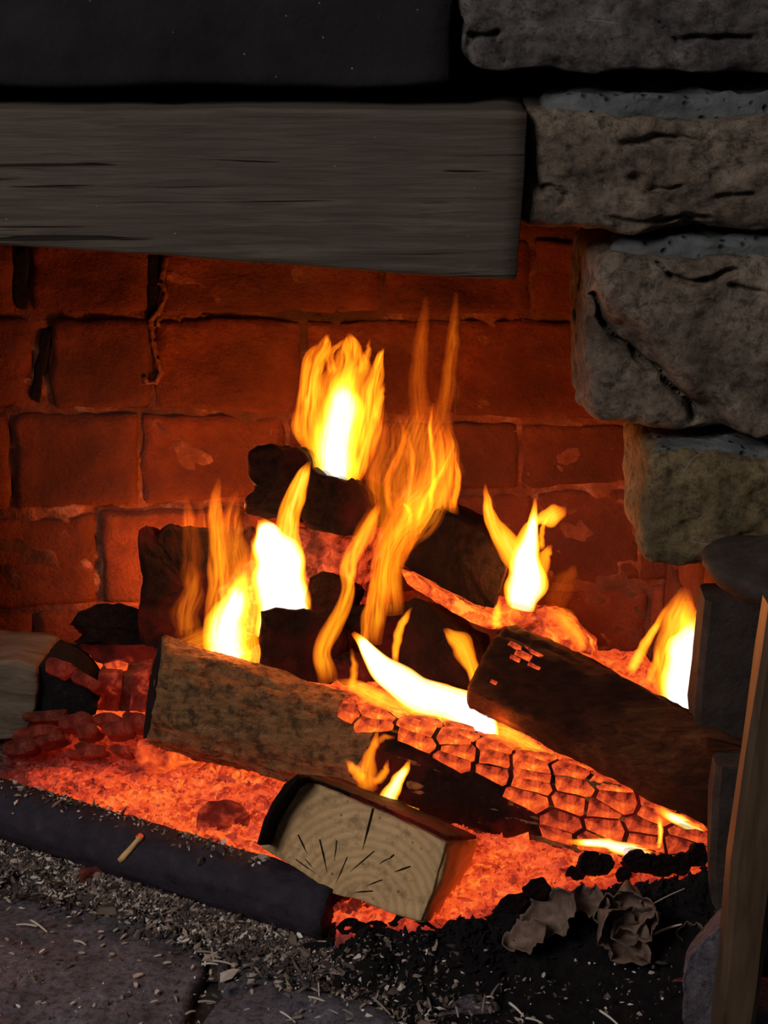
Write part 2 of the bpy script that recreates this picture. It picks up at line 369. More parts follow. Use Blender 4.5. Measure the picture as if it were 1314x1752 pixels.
# ---- back wall: mortar slab with its bricks
YB = .5
def slab(name, x0, x1, y0, y1, z0, z1, mat, amp=.004, cuts=10, **kw):
    f = [(x0, y0, z1), (x1, y0, z1), (x1, y0, z0), (x0, y0, z0)]; b = [(x0, y1, z1), (x1, y1, z1), (x1, y1, z0), (x0, y1, z0)]
    return block(name, f + b, mat, None, cuts=cuts, rnd=.02, amp=amp, **kw)
wall_back = slab('wall_back', -.75, .62, YB + .0035, YB + .12, -.05, 1.15, 'mortar', amp=.006, cuts=110, sc_=40, kind='structure', label='sooty brick wall at the back of the firebox')
rows = [  # photo heights top,bottom (left, right side of frame) and the vertical joints
    (150, 150, 268, 262, [-330, 20, 300, 640, 900, 1330]),
    (272, 266, 408, 405, [-200, 130, 470, 800, 1050, 1330]),
    (412, 410, 534, 540, [-330, 26, 258, 655, 912, 1330]),
    (546, 550, 694, 722, [-330, 62, 262, 520, 780, 1040, 1330]),
    (706, 734, 872, 822, [-300, 20, 238, 492, 700, 890, 1112, 1330]),
    (886, 832, 1040, 990, [-330, 168, 420, 660, 916, 1096, 1330]),
    (1052, 1002, 1196, 1150, [-300, 60, 330, 600, 860, 1110, 1330]),
    (1206, 1160, 1290, 1290, [-330, 200, 480, 760, 1040, 1330])]
si = 0
for (tl, tr, bl, br, xs) in rows:
    def ly(a, b, x): return a + (b - a) * (x / 1200)
    for x0, x1 in zip(xs[:-1], xs[1:]):
        g = 3.5 + random.random() * 3
        xa, xb = x0 + g, x1 - g
        wide = {(26, 258): (24, 0), (62, 262): (18, 0)}.get((x0, x1), (0, 0)); xa += wide[0]
        q = [(xa, ly(tl, tr, xa)), (xb, ly(tl, tr, xb)), (xb - random.uniform(-3, 3), ly(bl, br, xb)), (xa + random.uniform(-3, 3), ly(bl, br, xa))]
        si += 1
        quad_block('brick', q, YB - random.uniform(-.002, .0035), .09, 'brick', wall_back, cuts=13, rnd=.05, amp=.0045, sc_=26, seed=si)
for q in ([(24, 424), (50, 424), (46, 530), (22, 526)], [(70, 562), (92, 560), (64, 690), (50, 684)], [(254, 430), (272, 430), (268, 560), (252, 556)]):  # black fill pieces: shade of the empty joints put in as colour
    quad_block('joint_shade', q, YB - .003, .03, 'soot_ash', wall_back, cuts=8, rnd=.2, amp=.004, sc_=40, seed=q[0][0])
drip = [P(x, y, YB - .004) for x, y in ((284, 440), (276, 480), (284, 500), (272, 530), (258, 548), (262, 580), (268, 610), (276, 636), (268, 652), (252, 654), (247, 645))]
for a, b in zip(drip[:-1], drip[1:]):
    log('mortar_drip', a, b + (b - a) * .2, .0035, .0032, 'mortar', wall_back, n=10, segs=5, amp=.002, seed=a.x * 50)
# ---- right and left cheeks of the firebox, smoke shelf above (mostly out of view)
wall_right = slab('wall_right', .372, .62, .10, YB + .02, -.05, 1.1, 'mortar', amp=.006, cuts=24, sc_=30, kind='structure', label='brick cheek at the right of the firebox')
zz = -.02; rw = 0
while zz < .62:
    ys = [.10, .30, .49] if rw % 2 else [.10, .20, .40, .49]
    for a, b in zip(ys[:-1], ys[1:]):
        x = .362 + random.uniform(-.002, .003)
        block('brick', [(x, b - .006, zz + .108), (x, a + .006, zz + .108), (x, a + .006, zz), (x, b - .006, zz), (x + .05, b - .006, zz + .108), (x + .05, a + .006, zz + .108), (x + .05, a + .006, zz), (x + .05, b - .006, zz)], 'brick', wall_right, cuts=6, rnd=.12, amp=.004, sc_=24, seed=200 + rw)
    zz += .118; rw += 1
slab('wall_left', -.80, -.66, -.02, YB + .02, -.05, 1.1, 'mortar', kind='structure', label='sooty left cheek of the firebox')
slab('ceiling', -.80, .62, .16, YB + .12, 1.0, 1.08, 'sooty_stone', kind='structure', label='sooty smoke shelf above the fire')

# ---- front wall: recessed core, big rough stones and mortar beds
wall_front = slab('wall_front', -.80, 1.0, .13, .24, .74, 1.35, 'sooty_stone', cuts=14, kind='structure', label='rough stone chimney breast around the fire opening')
core = slab('core', .40, 1.0, .12, .25, -.05, .80, 'sooty_stone', cuts=10); core.parent = wall_front; core.matrix_parent_inverse = wall_front.matrix_basis.inverted()
quad_block('stone', [(-400, -160), (776, -160), (771, 150), (-400, 154)], -.03, .2, 'sooty_stone', wall_front, cuts=24, rnd=.05, amp=.004, sc_=9, seed=3, label='blackened smooth stone above the timber lintel')
def grooves(q, lines, depth=.012, wpx=7, extra=None):
    x0, x1 = min(p[0] for p in q), max(p[0] for p in q); y0, y1 = min(p[1] for p in q), max(p[1] for p in q)
    def f(a, b, t):
        r = extra(a, b, t) if extra else Vector()
        if t > .4: return r
        x = x0 + (x1 - x0) * a; y = y1 - (y1 - y0) * b; x += 8 * mn.noise(Vector((x * .03, y * .03, 1))); y += 8 * mn.noise(Vector((x * .03, y * .03, 9)))
        for ln in lines:
            for (ax_, ay), (bx, by) in zip(ln[:-1], ln[1:]):
                dx, dy = bx - ax_, by - ay; u = max(0, min(1, ((x - ax_) * dx + (y - ay) * dy) / (dx * dx + dy * dy))); d = math.hypot(x - ax_ - dx * u, y - ay - dy * u)
                if d < wpx * 2.2: r = r + Vector((0, depth * math.exp(-(d / wpx) ** 2) * .8, 0))
        return r
    return f
def s1(a, b, t):
    if t > .3: return Vector()
    return Vector((0, .012 * max(0, .4 - b) * (1 if a < .25 else 0), 0))
quad_block('stone', [(787, -160), (1480, -160), (1480, 128), (787, 122)], -.025, .2, 'stone_grey', wall_front, cuts=72, rnd=.10, amp=.008, sc_=15, seed=5, fn=grooves([(787, -160), (1480, 128)], [[(1125, 50), (1150, 72), (1220, 66), (1290, 74)], [(800, 120), (805, 70), (840, 60), (860, 110)]], extra=s1), label='grey rough stone in the top corner')
quad_block('stone', [(902, 190), (1480, 208), (1480, 392), (893, 394)], -.02, .2, 'stone', wall_front, cuts=72, rnd=.14, amp=.008, sc_=17, seed=8, fn=grooves([(893, 190), (1480, 394)], [[(1065, 246), (1120, 232), (1180, 230)], [(1078, 306), (1120, 318), (1165, 324)], [(893, 296), (925, 322), (965, 338)], [(1060, 372), (1150, 380), (1210, 384)], [(1240, 340), (1290, 335)]]), label='brown rough stone beside the end of the timber lintel')
def s3(a, b, t):                         # the lower left corner has flaked off along a diagonal ledge
    if t > .5: return Vector()
    d = (b - (.80 - 1.45 * a)) / 1.6 + .02 * math.sin(a * 23)
    return Vector((0, .032 * (1 / (1 + math.exp(d * 42))), 0))
quad_block('stone', [(1012, 440), (1480, 446), (1480, 768), (1004, 744)], -.02, .2, 'stone', wall_front, cuts=80, rnd=.11, amp=.007, sc_=16, seed=12, fn=grooves([(1004, 440), (1480, 768)], [[(1120, 452), (1150, 470), (1200, 482), (1262, 470)], [(1256, 500), (1300, 506)], [(1012, 520), (1040, 590), (1085, 630), (1130, 650), (1170, 690), (1205, 745)], [(1014, 522), (1042, 592), (1087, 632), (1132, 652), (1172, 692), (1207, 747)]], depth=.016, wpx=6, extra=s3), label='large brown stone with a diagonal flaked ledge')
quad_block('stone', [(1112, 784), (1480, 796), (1480, 985), (1100, 972)], -.015, .2, 'stone_ochre', wall_front, cuts=64, rnd=.15, amp=.007, sc_=16, seed=15, fn=grooves([(1100, 784), (1480, 985)], [[(1170, 900), (1200, 930)], [(1240, 940), (1290, 915)]], depth=.006), label='ochre stone above the iron fire dog')
quad_block('stone', [(1252, 1000), (1480, 1005), (1480, 1330), (1252, 1330)], .03, .15, 'sooty_stone', wall_front, cuts=16, rnd=.1, amp=.006, sc_=14, seed=17)
quad_block('stone', [(1262, 1342), (1480, 1342), (1480, 1640), (1262, 1600)], .03, .15, 'sooty_stone', wall_front, cuts=16, rnd=.1, amp=.006, sc_=14, seed=18)
for q, s in (([(938, 163), (1480, 160), (1480, 222), (925, 212)], 21), ([(1066, 408), (1480, 408), (1480, 462), (1040, 462)], 22), ([(1128, 766), (1480, 768), (1480, 812), (1118, 802)], 23)):
    quad_block('mortar_bed', q, .0, .14, 'mortar_grey', wall_front, cuts=30, rnd=.3, amp=.006, sc_=34, seed=s)

# ================================================================== THINGS
# ---- timber lintel
lf = [(-420, 186), (902, 190), (884, 482), (-420, 392)]
quad_block('lintel_beam', lf, -.04, .18, 'timber', None, cuts=40, rnd=.035, amp=.0022, sc_=9, seed=30, label='long weathered dark timber lintel across the fire opening', cat='beam')

# ---- ember bed and ash
BAR0 = Vector((-.60, .205, .040)); BAR1 = Vector((-.050, -.098, .036))
ridge = [Vector((-.07, -.125)), Vector((.02, -.135)), Vector((.085, -.115)), Vector((.17, -.075)), Vector((.24, -.045)), Vector((.36, -.03))]
def edge_y(x):                            # front edge of the glowing bed
    if x < -.05:
        t = (x - BAR0.x) / (BAR1.x - BAR0.x); return BAR0.y + (BAR1.y - BAR0.y) * t + .01
    if x <= ridge[0].x: return ridge[0].y
    for a, b in zip(ridge[:-1], ridge[1:]):
        if x <= b.x: return a.y + (b.y - a.y) * (x - a.x) / (b.x - a.x)
    return ridge[-1].y
def bed_z(x, y):
    d = y - edge_y(x); k_ = max(0, min(1, (d + .05) / .07)); k_ = k_ * k_ * (3 - 2 * k_)
    side = max(0, min(1, (.40 - x) / .06))
    z = .052 * k_ + .010 * fr((x, y, 0), 22, 2) * k_ + .004 * mn.cell(Vector((x * 120, y * 120, 0))) * 0 + .005 * nz((x, y, 1), 70) * k_
    if y > .25: z += .03 * (y - .25) / .25
    return -.012 + z * side
def bed_h(x, y, z):
    d = y - edge_y(x); h = max(0, min(1, (d + .012) / .03))
    h *= max(.0, min(1, (x + .47) / .10)) if y > .1 else 1
    if .19 < y < .31 and x < -.22: h *= max(.42, 1 - (y - .19) / .05)
    h *= .95 + .25 * nz((x, y, 0), 9)
    if x > .15: h += .06
    return max(0, min(1, h * 1.02))
grid_heights('ember_bed', -.62, .40, -.15, .495, 330, 220, bed_z, 'embers', bed_h, kind='stuff', label='glowing orange ember bed under the burning logs', cat='embers')

def scatter(name, spots, mat, label, cat, sz, heatf=None, tonef=None, flat=.7):
    """one mesh of many tiny angular bits nobody could count"""
    ico = [Vector(p) for p in ((0, 0, 1), (.9, 0, .1), (-.3, .85, .1), (-.6, -.7, 0), (.2, -.9, -.1), (0, 0, -1), (.5, .6, .3))]
    bm = bmesh.new(); [bm.verts.new(p) for p in ico]; bmesh.ops.convex_hull(bm, input=bm.verts); bm.verts.index_update()
    bv = [v_.co.copy() for v_ in bm.verts]; bf = [[q.index for q in f.verts] for f in bm.faces]; bm.free()
    V = []; F = []; A = []
    for (x, y, z) in spots:
        s = sz * random.lognormvariate(0, .45); R = Matrix.Rotation(random.uniform(0, 6.28), 3, Vector((random.uniform(-1, 1), random.uniform(-1, 1), random.uniform(-1, 1))).normalized())
        e = Vector((random.uniform(.7, 2.2), random.uniform(.5, 1.0), random.uniform(.3, .8) * flat)); st = len(V)
        a = (heatf or tonef)(x, y, z)
        for q in bv: V.append(Vector((x, y, z)) + (R @ Vector((q.x * e.x, q.y * e.y, q.z * e.z))) * s); A.append(a)
        F += [[st + i for i in f] for f in bf]
    o = mesh(name, V, F, mat, smooth=False, origin=(0, 0, 0), kind='stuff', label=label, cat=cat)
    at = o.data.attributes.new('glow_level' if heatf else 'tone', 'FLOAT', 'POINT'); at.data.foreach_set('value', A); return o
spots = []
while len(spots) < 9500:
    x = random.uniform(-.50, .38); y = random.uniform(-.13, .30)
    if y > edge_y(x) + .004: spots.append((x, y, bed_z(x, y) + .001))
scatter('ember_bits', spots, 'embers', 'small broken bits of glowing charcoal in the ember bed', 'embers', .0036, heatf=lambda x, y, z: min(1, bed_h(x, y, z) * random.uniform(.55, 1.12)))

# ash mound in front of the bed on the right
def mound_z(x, y):
    e = edge_y(x); d = y - (e - .018); k_ = math.exp(-(d / (.05 if d < 0 else .018)) ** 2) * max(0, min(1, (x + .10) / .08))
    return -.014 + k_ * (.058 + .016 * fr((x, y, 0), 30, 6) + .007 * nz((x, y, 2), 90)) + .004 * fr((x, y, 0), 26, 9)
grid_heights('ash_mound', -.11, .40, -.30, .0, 220, 150, mound_z, 'soot_ash', kind='stuff', label='black ash heaped along the front of the embers', cat='ash')
spots = []
while len(spots) < 1500:
    x = random.uniform(-.08, .36); y = edge_y(x) - .018 + random.gauss(-.01, .018); spots.append((x, y, mound_z(x, y) + .001))
scatter('ash_bits', spots, 'soot_ash', 'dark cinder crumbs on the ash heap', 'ash', .0030, tonef=lambda x, y, z: random.random() ** 3 * .16, flat=1.3)

# ---- iron bar along the front of the fire
fire_bar = log('iron_bar', BAR0, BAR1, .033, .034, 'bar_iron', None, n=40, segs=60, amp=.0022, seed=40, label='round dark iron bar lying in front of the embers', cat='bar')

# ---- logs
ORD = ['first', 'second', 'third', 'fourth', 'fifth', 'sixth', 'seventh', 'eighth', 'ninth', 'tenth', 'eleventh', 'twelfth']
def heat_all(o, h): o.color = (h, h, h, 1); return o
# big front log: bark brown at its left, crazed into glowing coal plates on its right
A0 = P(262, 1182, .225); A1 = P(1230, 1462, .03)
lg = thing('firewood_log', A0, 'largest front log, brown at its left end and crazed coal on the right', 'log')
def prof_a(a): return 1 + .05 * math.cos(3 * a + .6) + .03 * math.cos(5 * a)
RA0, RA1 = .064, .046
log('bark', A0, A1, RA0, RA1, 'log_wood', lg, segs=170, n=120, amp=.0055, seed=50, prof=prof_a, cut0=.42, cutdir=(0, -1, .12))
r0_ = [bpy.data.objects['bark'].location + v_.co for v_ in bpy.data.objects['bark'].data.vertices[:120]]; ax0 = (A1 - A0).normalized(); c0_ = sum(r0_, Vector()) / 120
loft('sawn_end', [[p * 1 + (c0_ - p) * .03 - ax0 * .0025 for p in r0_], [p - ax0 * .001 for p in r0_], [p + ax0 * .004 for p in r0_]], 'soot_ash', lg, cap=6, label='blackened sawn end')
ax = (A1 - A0); LA = ax.length; ax = ax.normalized(); sa = ax.cross(Vector((0, 0, 1))).normalized(); ua = sa.cross(ax)
def apt(t, a, off): return A0 + ax * (t * LA) + (sa * math.cos(a) + ua * math.sin(a)) * ((RA0 + (RA1 - RA0) * t) * prof_a(a) + off)
# charred skin under the plates
rings = []
for i in range(50):
    t = .40 + .605 * i / 49; rings.append([apt(t, 2 * math.pi * j / 48, .0025 + .002 * fr((t * 40, math.cos(j / 48 * 6.283) * 2, math.sin(j / 48 * 6.283) * 2), 1) - (.004 if i == 0 else 0)) for j in range(48)])
skin = loft('charred_skin', rings, 'char', lg, heat=.30)
def plate(ptf, t0, t1, a0, a1, h, parent, heat, m=4):
    V = []; F = []
    for i in range(m + 1):
        for j in range(m + 1):
            u, w_ = i / m, j / m; e = min(u, 1 - u, w_, 1 - w_) * 2; 
            tt = t0 + (t1 - t0) * u; aa = a0 + (a1 - a0) * w_
            V.append(ptf(tt, aa, h * (1 - (1 - e) ** 3 * .55) + .0012 * nz((tt * 90, aa * 9, 0), 1)))
    for i in range(m):
        for j in range(m): q = i * (m + 1) + j; F.append((q, q + 1, q + m + 2, q + m + 1))
    bd = [i * (m + 1) for i in range(m + 1)] + [m * (m + 1) + j for j in range(1, m + 1)] + [i * (m + 1) + m for i in range(m - 1, -1, -1)] + [j for j in range(m - 1, 0, -1)]
    st = len(V)
    for b_ in bd:
        i, j = divmod(b_, m + 1); V.append(ptf(t0 + (t1 - t0) * i / m, a0 + (a1 - a0) * j / m, -.002))
    for q in range(len(bd)): r_ = (q + 1) % len(bd); F.append((bd[q], bd[r_], st + r_, st + q))
    return mesh('coal_plate', V, F, 'coal_plate', parent, heat=heat)
# crazed coal: irregular cells over the side turned to the photographer and the top
def clip(poly, p, nrm):
    out = []
    for i in range(len(poly)):
        a, b = poly[i], poly[(i + 1) % len(poly)]; da = (a - p).dot(nrm); db = (b - p).dot(nrm)
        if da <= 0: out.append(a)
        if da * db < 0: out.append(a + (b - a) * (da / (da - db)))
    return out
def cells(seeds, x0, x1, y0, y1, jx=1.0):
    S2 = [Vector((x, y)) for x, y in seeds]; res = []
    for i, c in enumerate(S2):
        poly = [Vector((x0, y0)), Vector((x1, y0)), Vector((x1, y1)), Vector((x0, y1))]
        for j in sorted(range(len(S2)), key=lambda q: (S2[q] - c).length)[1:16]:
            d = S2[j] - c; poly = clip(poly, (c + S2[j]) / 2, d)
            if len(poly) < 3: break
        if len(poly) >= 3: res.append((c, poly))
    return res
def cell_plate(ptf, c, poly, h, parent, heat, kx, gap=.0022, name='coal_plate'):
    """poly in (metres along, metres around); kx turns them into (t, angle)"""
    m_ = sum(poly, Vector((0, 0))) / len(poly); pts = []
    for i in range(len(poly)):
        a, b = poly[i], poly[(i + 1) % len(poly)]; L = (b - a).length; n_ = max(1, int(L / .012))
        pts += [a.lerp(b, q / n_) for q in range(n_)]
    n_ = len(pts); V = []; F = []
    rad = max(1e-4, sum((p - m_).length for p in pts) / n_)
    for s, z in ((1 - gap / rad, -.003), (1 - gap / rad, h * .82), (.92 - gap / rad, h), (.45, h * 1.02)):
        for p in pts:
            q = m_ + (p - m_) * s; q = q + Vector((nz((q.x, q.y, 0), 160), nz((q.x, q.y, 5), 160))) * .0016
            V.append(ptf(q.x / kx[0], q.y / kx[1], z + (.0014 * nz((q.x, q.y, 9), 120) if z > 0 else 0)))
    V.append(ptf(m_.x / kx[0], m_.y / kx[1], h))
    for r_ in range(3):
        for j in range(n_): F.append((r_ * n_ + j, r_ * n_ + (j + 1) % n_, (r_ + 1) * n_ + (j + 1) % n_, (r_ + 1) * n_ + j))
    for j in range(n_): F.append((3 * n_ + j, 3 * n_ + (j + 1) % n_, 4 * n_))
    return mesh(name, V, F, 'coal_plate', parent, heat=heat)
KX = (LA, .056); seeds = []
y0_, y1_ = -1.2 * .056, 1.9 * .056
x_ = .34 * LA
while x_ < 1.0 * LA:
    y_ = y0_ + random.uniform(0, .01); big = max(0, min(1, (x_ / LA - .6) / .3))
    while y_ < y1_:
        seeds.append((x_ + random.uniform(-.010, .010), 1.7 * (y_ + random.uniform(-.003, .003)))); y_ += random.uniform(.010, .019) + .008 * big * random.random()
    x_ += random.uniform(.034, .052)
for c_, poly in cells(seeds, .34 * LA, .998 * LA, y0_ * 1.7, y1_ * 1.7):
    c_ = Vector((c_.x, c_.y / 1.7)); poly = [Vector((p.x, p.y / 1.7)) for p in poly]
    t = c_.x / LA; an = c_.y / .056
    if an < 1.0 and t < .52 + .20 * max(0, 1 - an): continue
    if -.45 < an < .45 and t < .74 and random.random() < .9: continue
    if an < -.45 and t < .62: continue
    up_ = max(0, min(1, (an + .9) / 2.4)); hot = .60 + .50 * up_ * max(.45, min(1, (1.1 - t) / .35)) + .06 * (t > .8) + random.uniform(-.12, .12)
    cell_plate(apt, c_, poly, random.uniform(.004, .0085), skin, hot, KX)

# right log, lying down to the right across the others
B0 = P(858, 1146, .17); B1 = P(1262, 1348, -.005)
def prof_b(a):
    x, y = math.cos(a), math.sin(a); m_ = max(abs(x * .86 + y * .5) / 1.0, abs(-x * .5 + y * .86) / .92); return min(1.12, 1 / max(m_, .1)) * .95
rl = thing('firewood_log', B0, 'reddish brown split log slanting down to the iron fire dog', 'log')
rlb = log('split_log', B0, B1, .060, .055, 'red_wood', rl, segs=60, n=80, amp=.004, seed=60, prof=prof_b, cut0=.12, cutdir=(0, 1, 0))
bx_ = (B1 - B0); LB = bx_.length; bx_ = bx_.normalized(); sb = bx_.cross(Vector((0, 0, 1))).normalized(); ub = sb.cross(bx_)
def bpt(t, a, off): return B0 + bx_ * (t * LB) + (sb * math.cos(a) + ub * math.sin(a)) * ((.060 - .005 * t) * prof_b(a) + off)
for (t0, t1, a0, a1) in ((.06, .115, 1.02, 1.12), (.10, .165, .93, 1.05), (.115, .20, 1.08, 1.16), (.165, .215, .86, .93), (.09, .13, .84, .91), (.06, .085, .27, .33)):
    o = plate(bpt, t0, t1, a0, a1, .0035, rlb, .9); o.name = 'glowing_spot'
block('wood_stub', [P(1205, 1258, -.045), P(1278, 1278, -.045), P(1282, 1306, -.045), P(1212, 1292, -.045), P(1205, 1258, .0), P(1278, 1278, .0), P(1282, 1306, .0), P(1212, 1292, .0)], 'red_wood', rl, cuts=6, rnd=.2, amp=.004, seed=6)

# cut block: sawn end turned to the viewer, back end down in the embers
vec = Vector((.036, .105, -.060))
end_px = [(512, 1329), (575, 1352), (640, 1379), (700, 1407), (766, 1440), (760, 1470), (748, 1510), (736, 1545), (722, 1579), (670, 1562), (620, 1542), (562, 1528), (535, 1505), (500, 1482), (443, 1447), (455, 1410), (470, 1378), (490, 1345)]
cb = thing('cut_log', P(620, 1560, -.10), 'split block with pale sawn end resting on the iron bar', 'log')
body = chunk('split_log', end_px, -.085, vec, 'split_wood', cb, n=90, segs=12, amp=.0025, sc_=40, seed=70, taper=1.0, normal=vec)
cc_ = P(sum(p[0] for p in end_px) / len(end_px), sum(p[1] for p in end_px) / len(end_px), -.085); vn = vec.normalized()
pith = PL(622, 1560, cc_, vn)
ring = resample([PL(x, y, cc_, vn) for x, y in end_px], 90); c3 = sum(ring, Vector()) / 90
rr_ = []
for off, s in ((.004, .985), (-.0025, .985), (-.0035, .972)):
    rr_.append([c3 + (p - c3) * s + vn * off + Vector((nz(p, 60, 3), 0, nz(p, 60, 5))) * .0015 for p in ring])
se = loft('sawn_end', rr_[::-1], 'end_grain', cb, cap=8, origin=pith, label='pale sawn end with growth rings')
cracks = [((622, 1455), (640, 1383), 3.2), ((528, 1462), (512, 1428), 2.2), ((562, 1494), (549, 1436), 2.4), ((545, 1496), (508, 1470), 1.6), ((575, 1515), (596, 1466), 1.6), ((600, 1492), (642, 1456), 1.8), ((628, 1516), (656, 1505), 1.8),
          ((676, 1492), (704, 1482), 2.6), ((604, 1527), (640, 1524), 2.2), ((574, 1470), (578, 1438), 1.5), ((668, 1470), (676, 1462), 2.4), ((538, 1487), (524, 1470), 1.4), ((650, 1478), (668, 1468), 1.4)]
for (p, q, wd) in cracks:
    a, b = Vector((*p, 0)), Vector((*q, 0)); d = (b - a).normalized(); s = Vector((-d.y, d.x, 0)); poly = []
    m_ = (a + b) / 2 + s * random.uniform(-1, 1)
    for pt in (a, m_ - s * wd * .6, b - s * wd * .45, b + s * wd * .45, m_ + s * wd * .6): poly.append(PL(pt.x, pt.y, cc_, vn) - vn * .0043)
    V = poly + [p_ + vn * .004 for p_ in poly]; n5 = 5
    mesh('drying_crack', V, [(0, 1, 2, 3, 4)] + [(i, (i + 1) % n5, n5 + (i + 1) % n5, n5 + i) for i in range(n5)], 'crack_dark', se, smooth=False)
# bark strip and charred top lip
chunk('bark_edge', [(486, 1342), (510, 1324), (513, 1329), (491, 1348), (469, 1384), (453, 1414), (443, 1446), (439, 1444), (450, 1406), (466, 1372)], -.081, vec * .9, 'char', cb, n=60, segs=8, amp=.0015, sc_=60, seed=72, taper=1, normal=vec)
chunk('charred_lip', [(520, 1325), (640, 1372), (766, 1430), (770, 1438), (640, 1380), (524, 1331)], -.083, vec * .9, 'char', cb, n=70, segs=8, amp=.003, sc_=70, seed=73, taper=1, normal=vec, heat=.3)

# ---- charred pieces of the pile behind
def charred(name, outline, Y, vec, label, seed, heat=.0, amp=.006, sc_=34, segs=10, parent=None, mat='char', cat='log', **kw):
    vec = Vector(vec); cy = sum(p[1] for p in outline) / len(outline); vec.z -= vec.y * math.tan(PITCH + math.atan((cy - 876) / FPX)) * .97
    return chunk(name, outline, Y, vec, mat, parent, normal=(0, 1, 0), amp=amp, sc_=sc_, seed=seed, segs=segs, heat=heat, label=label, cat=cat, **kw)
charred('charred_log', [(236, 905), (248, 898), (262, 910), (268, 925), (276, 902), (292, 896), (302, 903), (318, 901), (352, 902), (400, 905), (432, 898), (440, 960), (436, 1040), (430, 1110), (360, 1130), (270, 1128), (238, 1100), (236, 1040), (243, 990), (234, 940)], .355, (.01, .06, .0), 'broad upright charred log at the left of the pile', 80, .25, n=110, amp=.005)
charred('charred_bark', [(116, 1066), (150, 1040), (178, 1033), (200, 1032), (222, 1038), (245, 1040), (262, 1075), (250, 1118), (200, 1108), (165, 1098), (140, 1100), (122, 1100), (148, 1082), (140, 1070)], .37, (.0, .07, -.02), 'flat black ragged bark piece beside the back wall', 81, .0, n=100, amp=.006, cat='bark')
top = thing('charred_log', P(520, 905, .33), 'topmost lumpy charred log under the highest flame', 'log')
charred('end_lobe', [(425, 775), (440, 764), (465, 762), (488, 768), (508, 764), (524, 775), (532, 795), (528, 830), (518, 865), (505, 897), (470, 888), (440, 885), (420, 878), (419, 850), (432, 842), (436, 828), (422, 812)], .315, (.02, .14, .0), None, 82, .1, parent=top, cat=None, amp=.005)
charred('end_lobe', [(512, 806), (535, 800), (548, 812), (575, 818), (590, 826), (600, 818), (616, 832), (628, 848), (634, 870), (620, 900), (600, 915), (560, 912), (525, 905), (508, 880), (506, 840)], .30, (.03, .15, .0), None, 83, .2, parent=top, cat=None, amp=.005)
charred('underside', [(438, 890), (520, 900), (600, 908), (622, 890), (618, 940), (600, 1010), (590, 1060), (540, 1062), (500, 1045), (460, 1020), (440, 980), (434, 930)], .345, (.03, .10, .0), None, 84, .66, parent=top, cat=None, amp=.007, sc_=50, mat='coal_plate')
charred('firelit_face', [(372, 1010), (400, 985), (432, 958), (448, 972), (450, 1070), (420, 1090), (380, 1080)], .33, (.01, .05, .0), None, 184, 1.15, parent=top, cat=None, amp=.006, sc_=60, mat='coal_plate')  # flame light on this face put into its emission
charred('charred_stump', [(446, 1046), (470, 1040), (492, 1043), (520, 1042), (545, 1052), (570, 1056), (585, 1100), (570, 1160), (560, 1172), (500, 1160), (445, 1140), (442, 1090)], .25, (.02, .09, .0), 'small square charred stump standing on the front log', 85, .12, amp=.004)
charred('charred_stump', [(530, 990), (550, 978), (580, 985), (596, 1010), (590, 1045), (572, 1064), (540, 1056), (520, 1030)], .30, (.02, .08, .0), 'round knob of charcoal under the topmost log', 86, .08, amp=.004)
mid = thing('charred_log', P(780, 1010, .25), 'dark five sided log end in the middle of the pile', 'log')
charred('end_piece', [(690, 968), (716, 920), (746, 869), (780, 884), (815, 900), (842, 930), (868, 974), (858, 1010), (846, 1042), (812, 1036), (770, 1012), (730, 992)], .235, (.02, .16, .02), None, 87, .05, parent=mid, cat=None, amp=.003, n=100)
charred('firelit_edge', [(686, 974), (704, 982), (742, 1006), (790, 1034), (846, 1058), (842, 1078), (806, 1064), (768, 1044), (726, 1018), (698, 1000)], .222, (.02, .10, .0), None, 88, 1.25, parent=mid, cat=None, amp=.004, sc_=60, mat='coal_plate')  # edge lit by the flames, painted in as emission
charred('charred_log', [(690, 1035), (705, 1022), (728, 1030), (760, 1066), (790, 1085), (810, 1130), (822, 1175), (790, 1182), (740, 1170), (700, 1165), (682, 1130), (678, 1080)], .235, (.04, .12, .0), 'dark rounded log end below the five sided one', 89, .12, amp=.004)
charred('charred_log', [(560, 1060), (590, 1040), (640, 1030), (690, 1030), (688, 1110), (680, 1170), (620, 1165), (570, 1150)], .31, (.02, .09, .0), 'charred log half hidden by flames in the middle', 90, .22, amp=.006)
charred('coal_lump', [(566, 1128), (590, 1115), (622, 1120), (640, 1145), (630, 1168), (590, 1172), (568, 1156)], .23, (.01, .05, .0), 'rounded black coal lump on the crest of the front log', 91, .4, amp=.004, cat='coal')
charred('charred_log', [(708, 1172), (740, 1165), (790, 1180), (822, 1190), (818, 1216), (770, 1212), (720, 1196)], .215, (.01, .07, .0), 'thin glowing splinter log just above the front log', 92, 1.05, amp=.004, mat='coal_plate')
charred('charred_log', [(826, 1040), (846, 1022), (870, 1024), (900, 1040), (940, 1040), (970, 1062), (1006, 1100), (1012, 1122), (960, 1112), (900, 1075), (850, 1062), (832, 1075)], .27, (.03, .12, .0), 'crackled glowing log behind the slanting log', 93, 1.05, amp=.006, sc_=60, mat='coal_plate')
charred('charred_log', [(850, 1080), (900, 1072), (1000, 1120), (1090, 1170), (1180, 1230), (1180, 1290), (1000, 1220), (860, 1180)], .30, (.02, .08, -.02), 'dark log lying behind the slanting log', 94, .08, amp=.004)
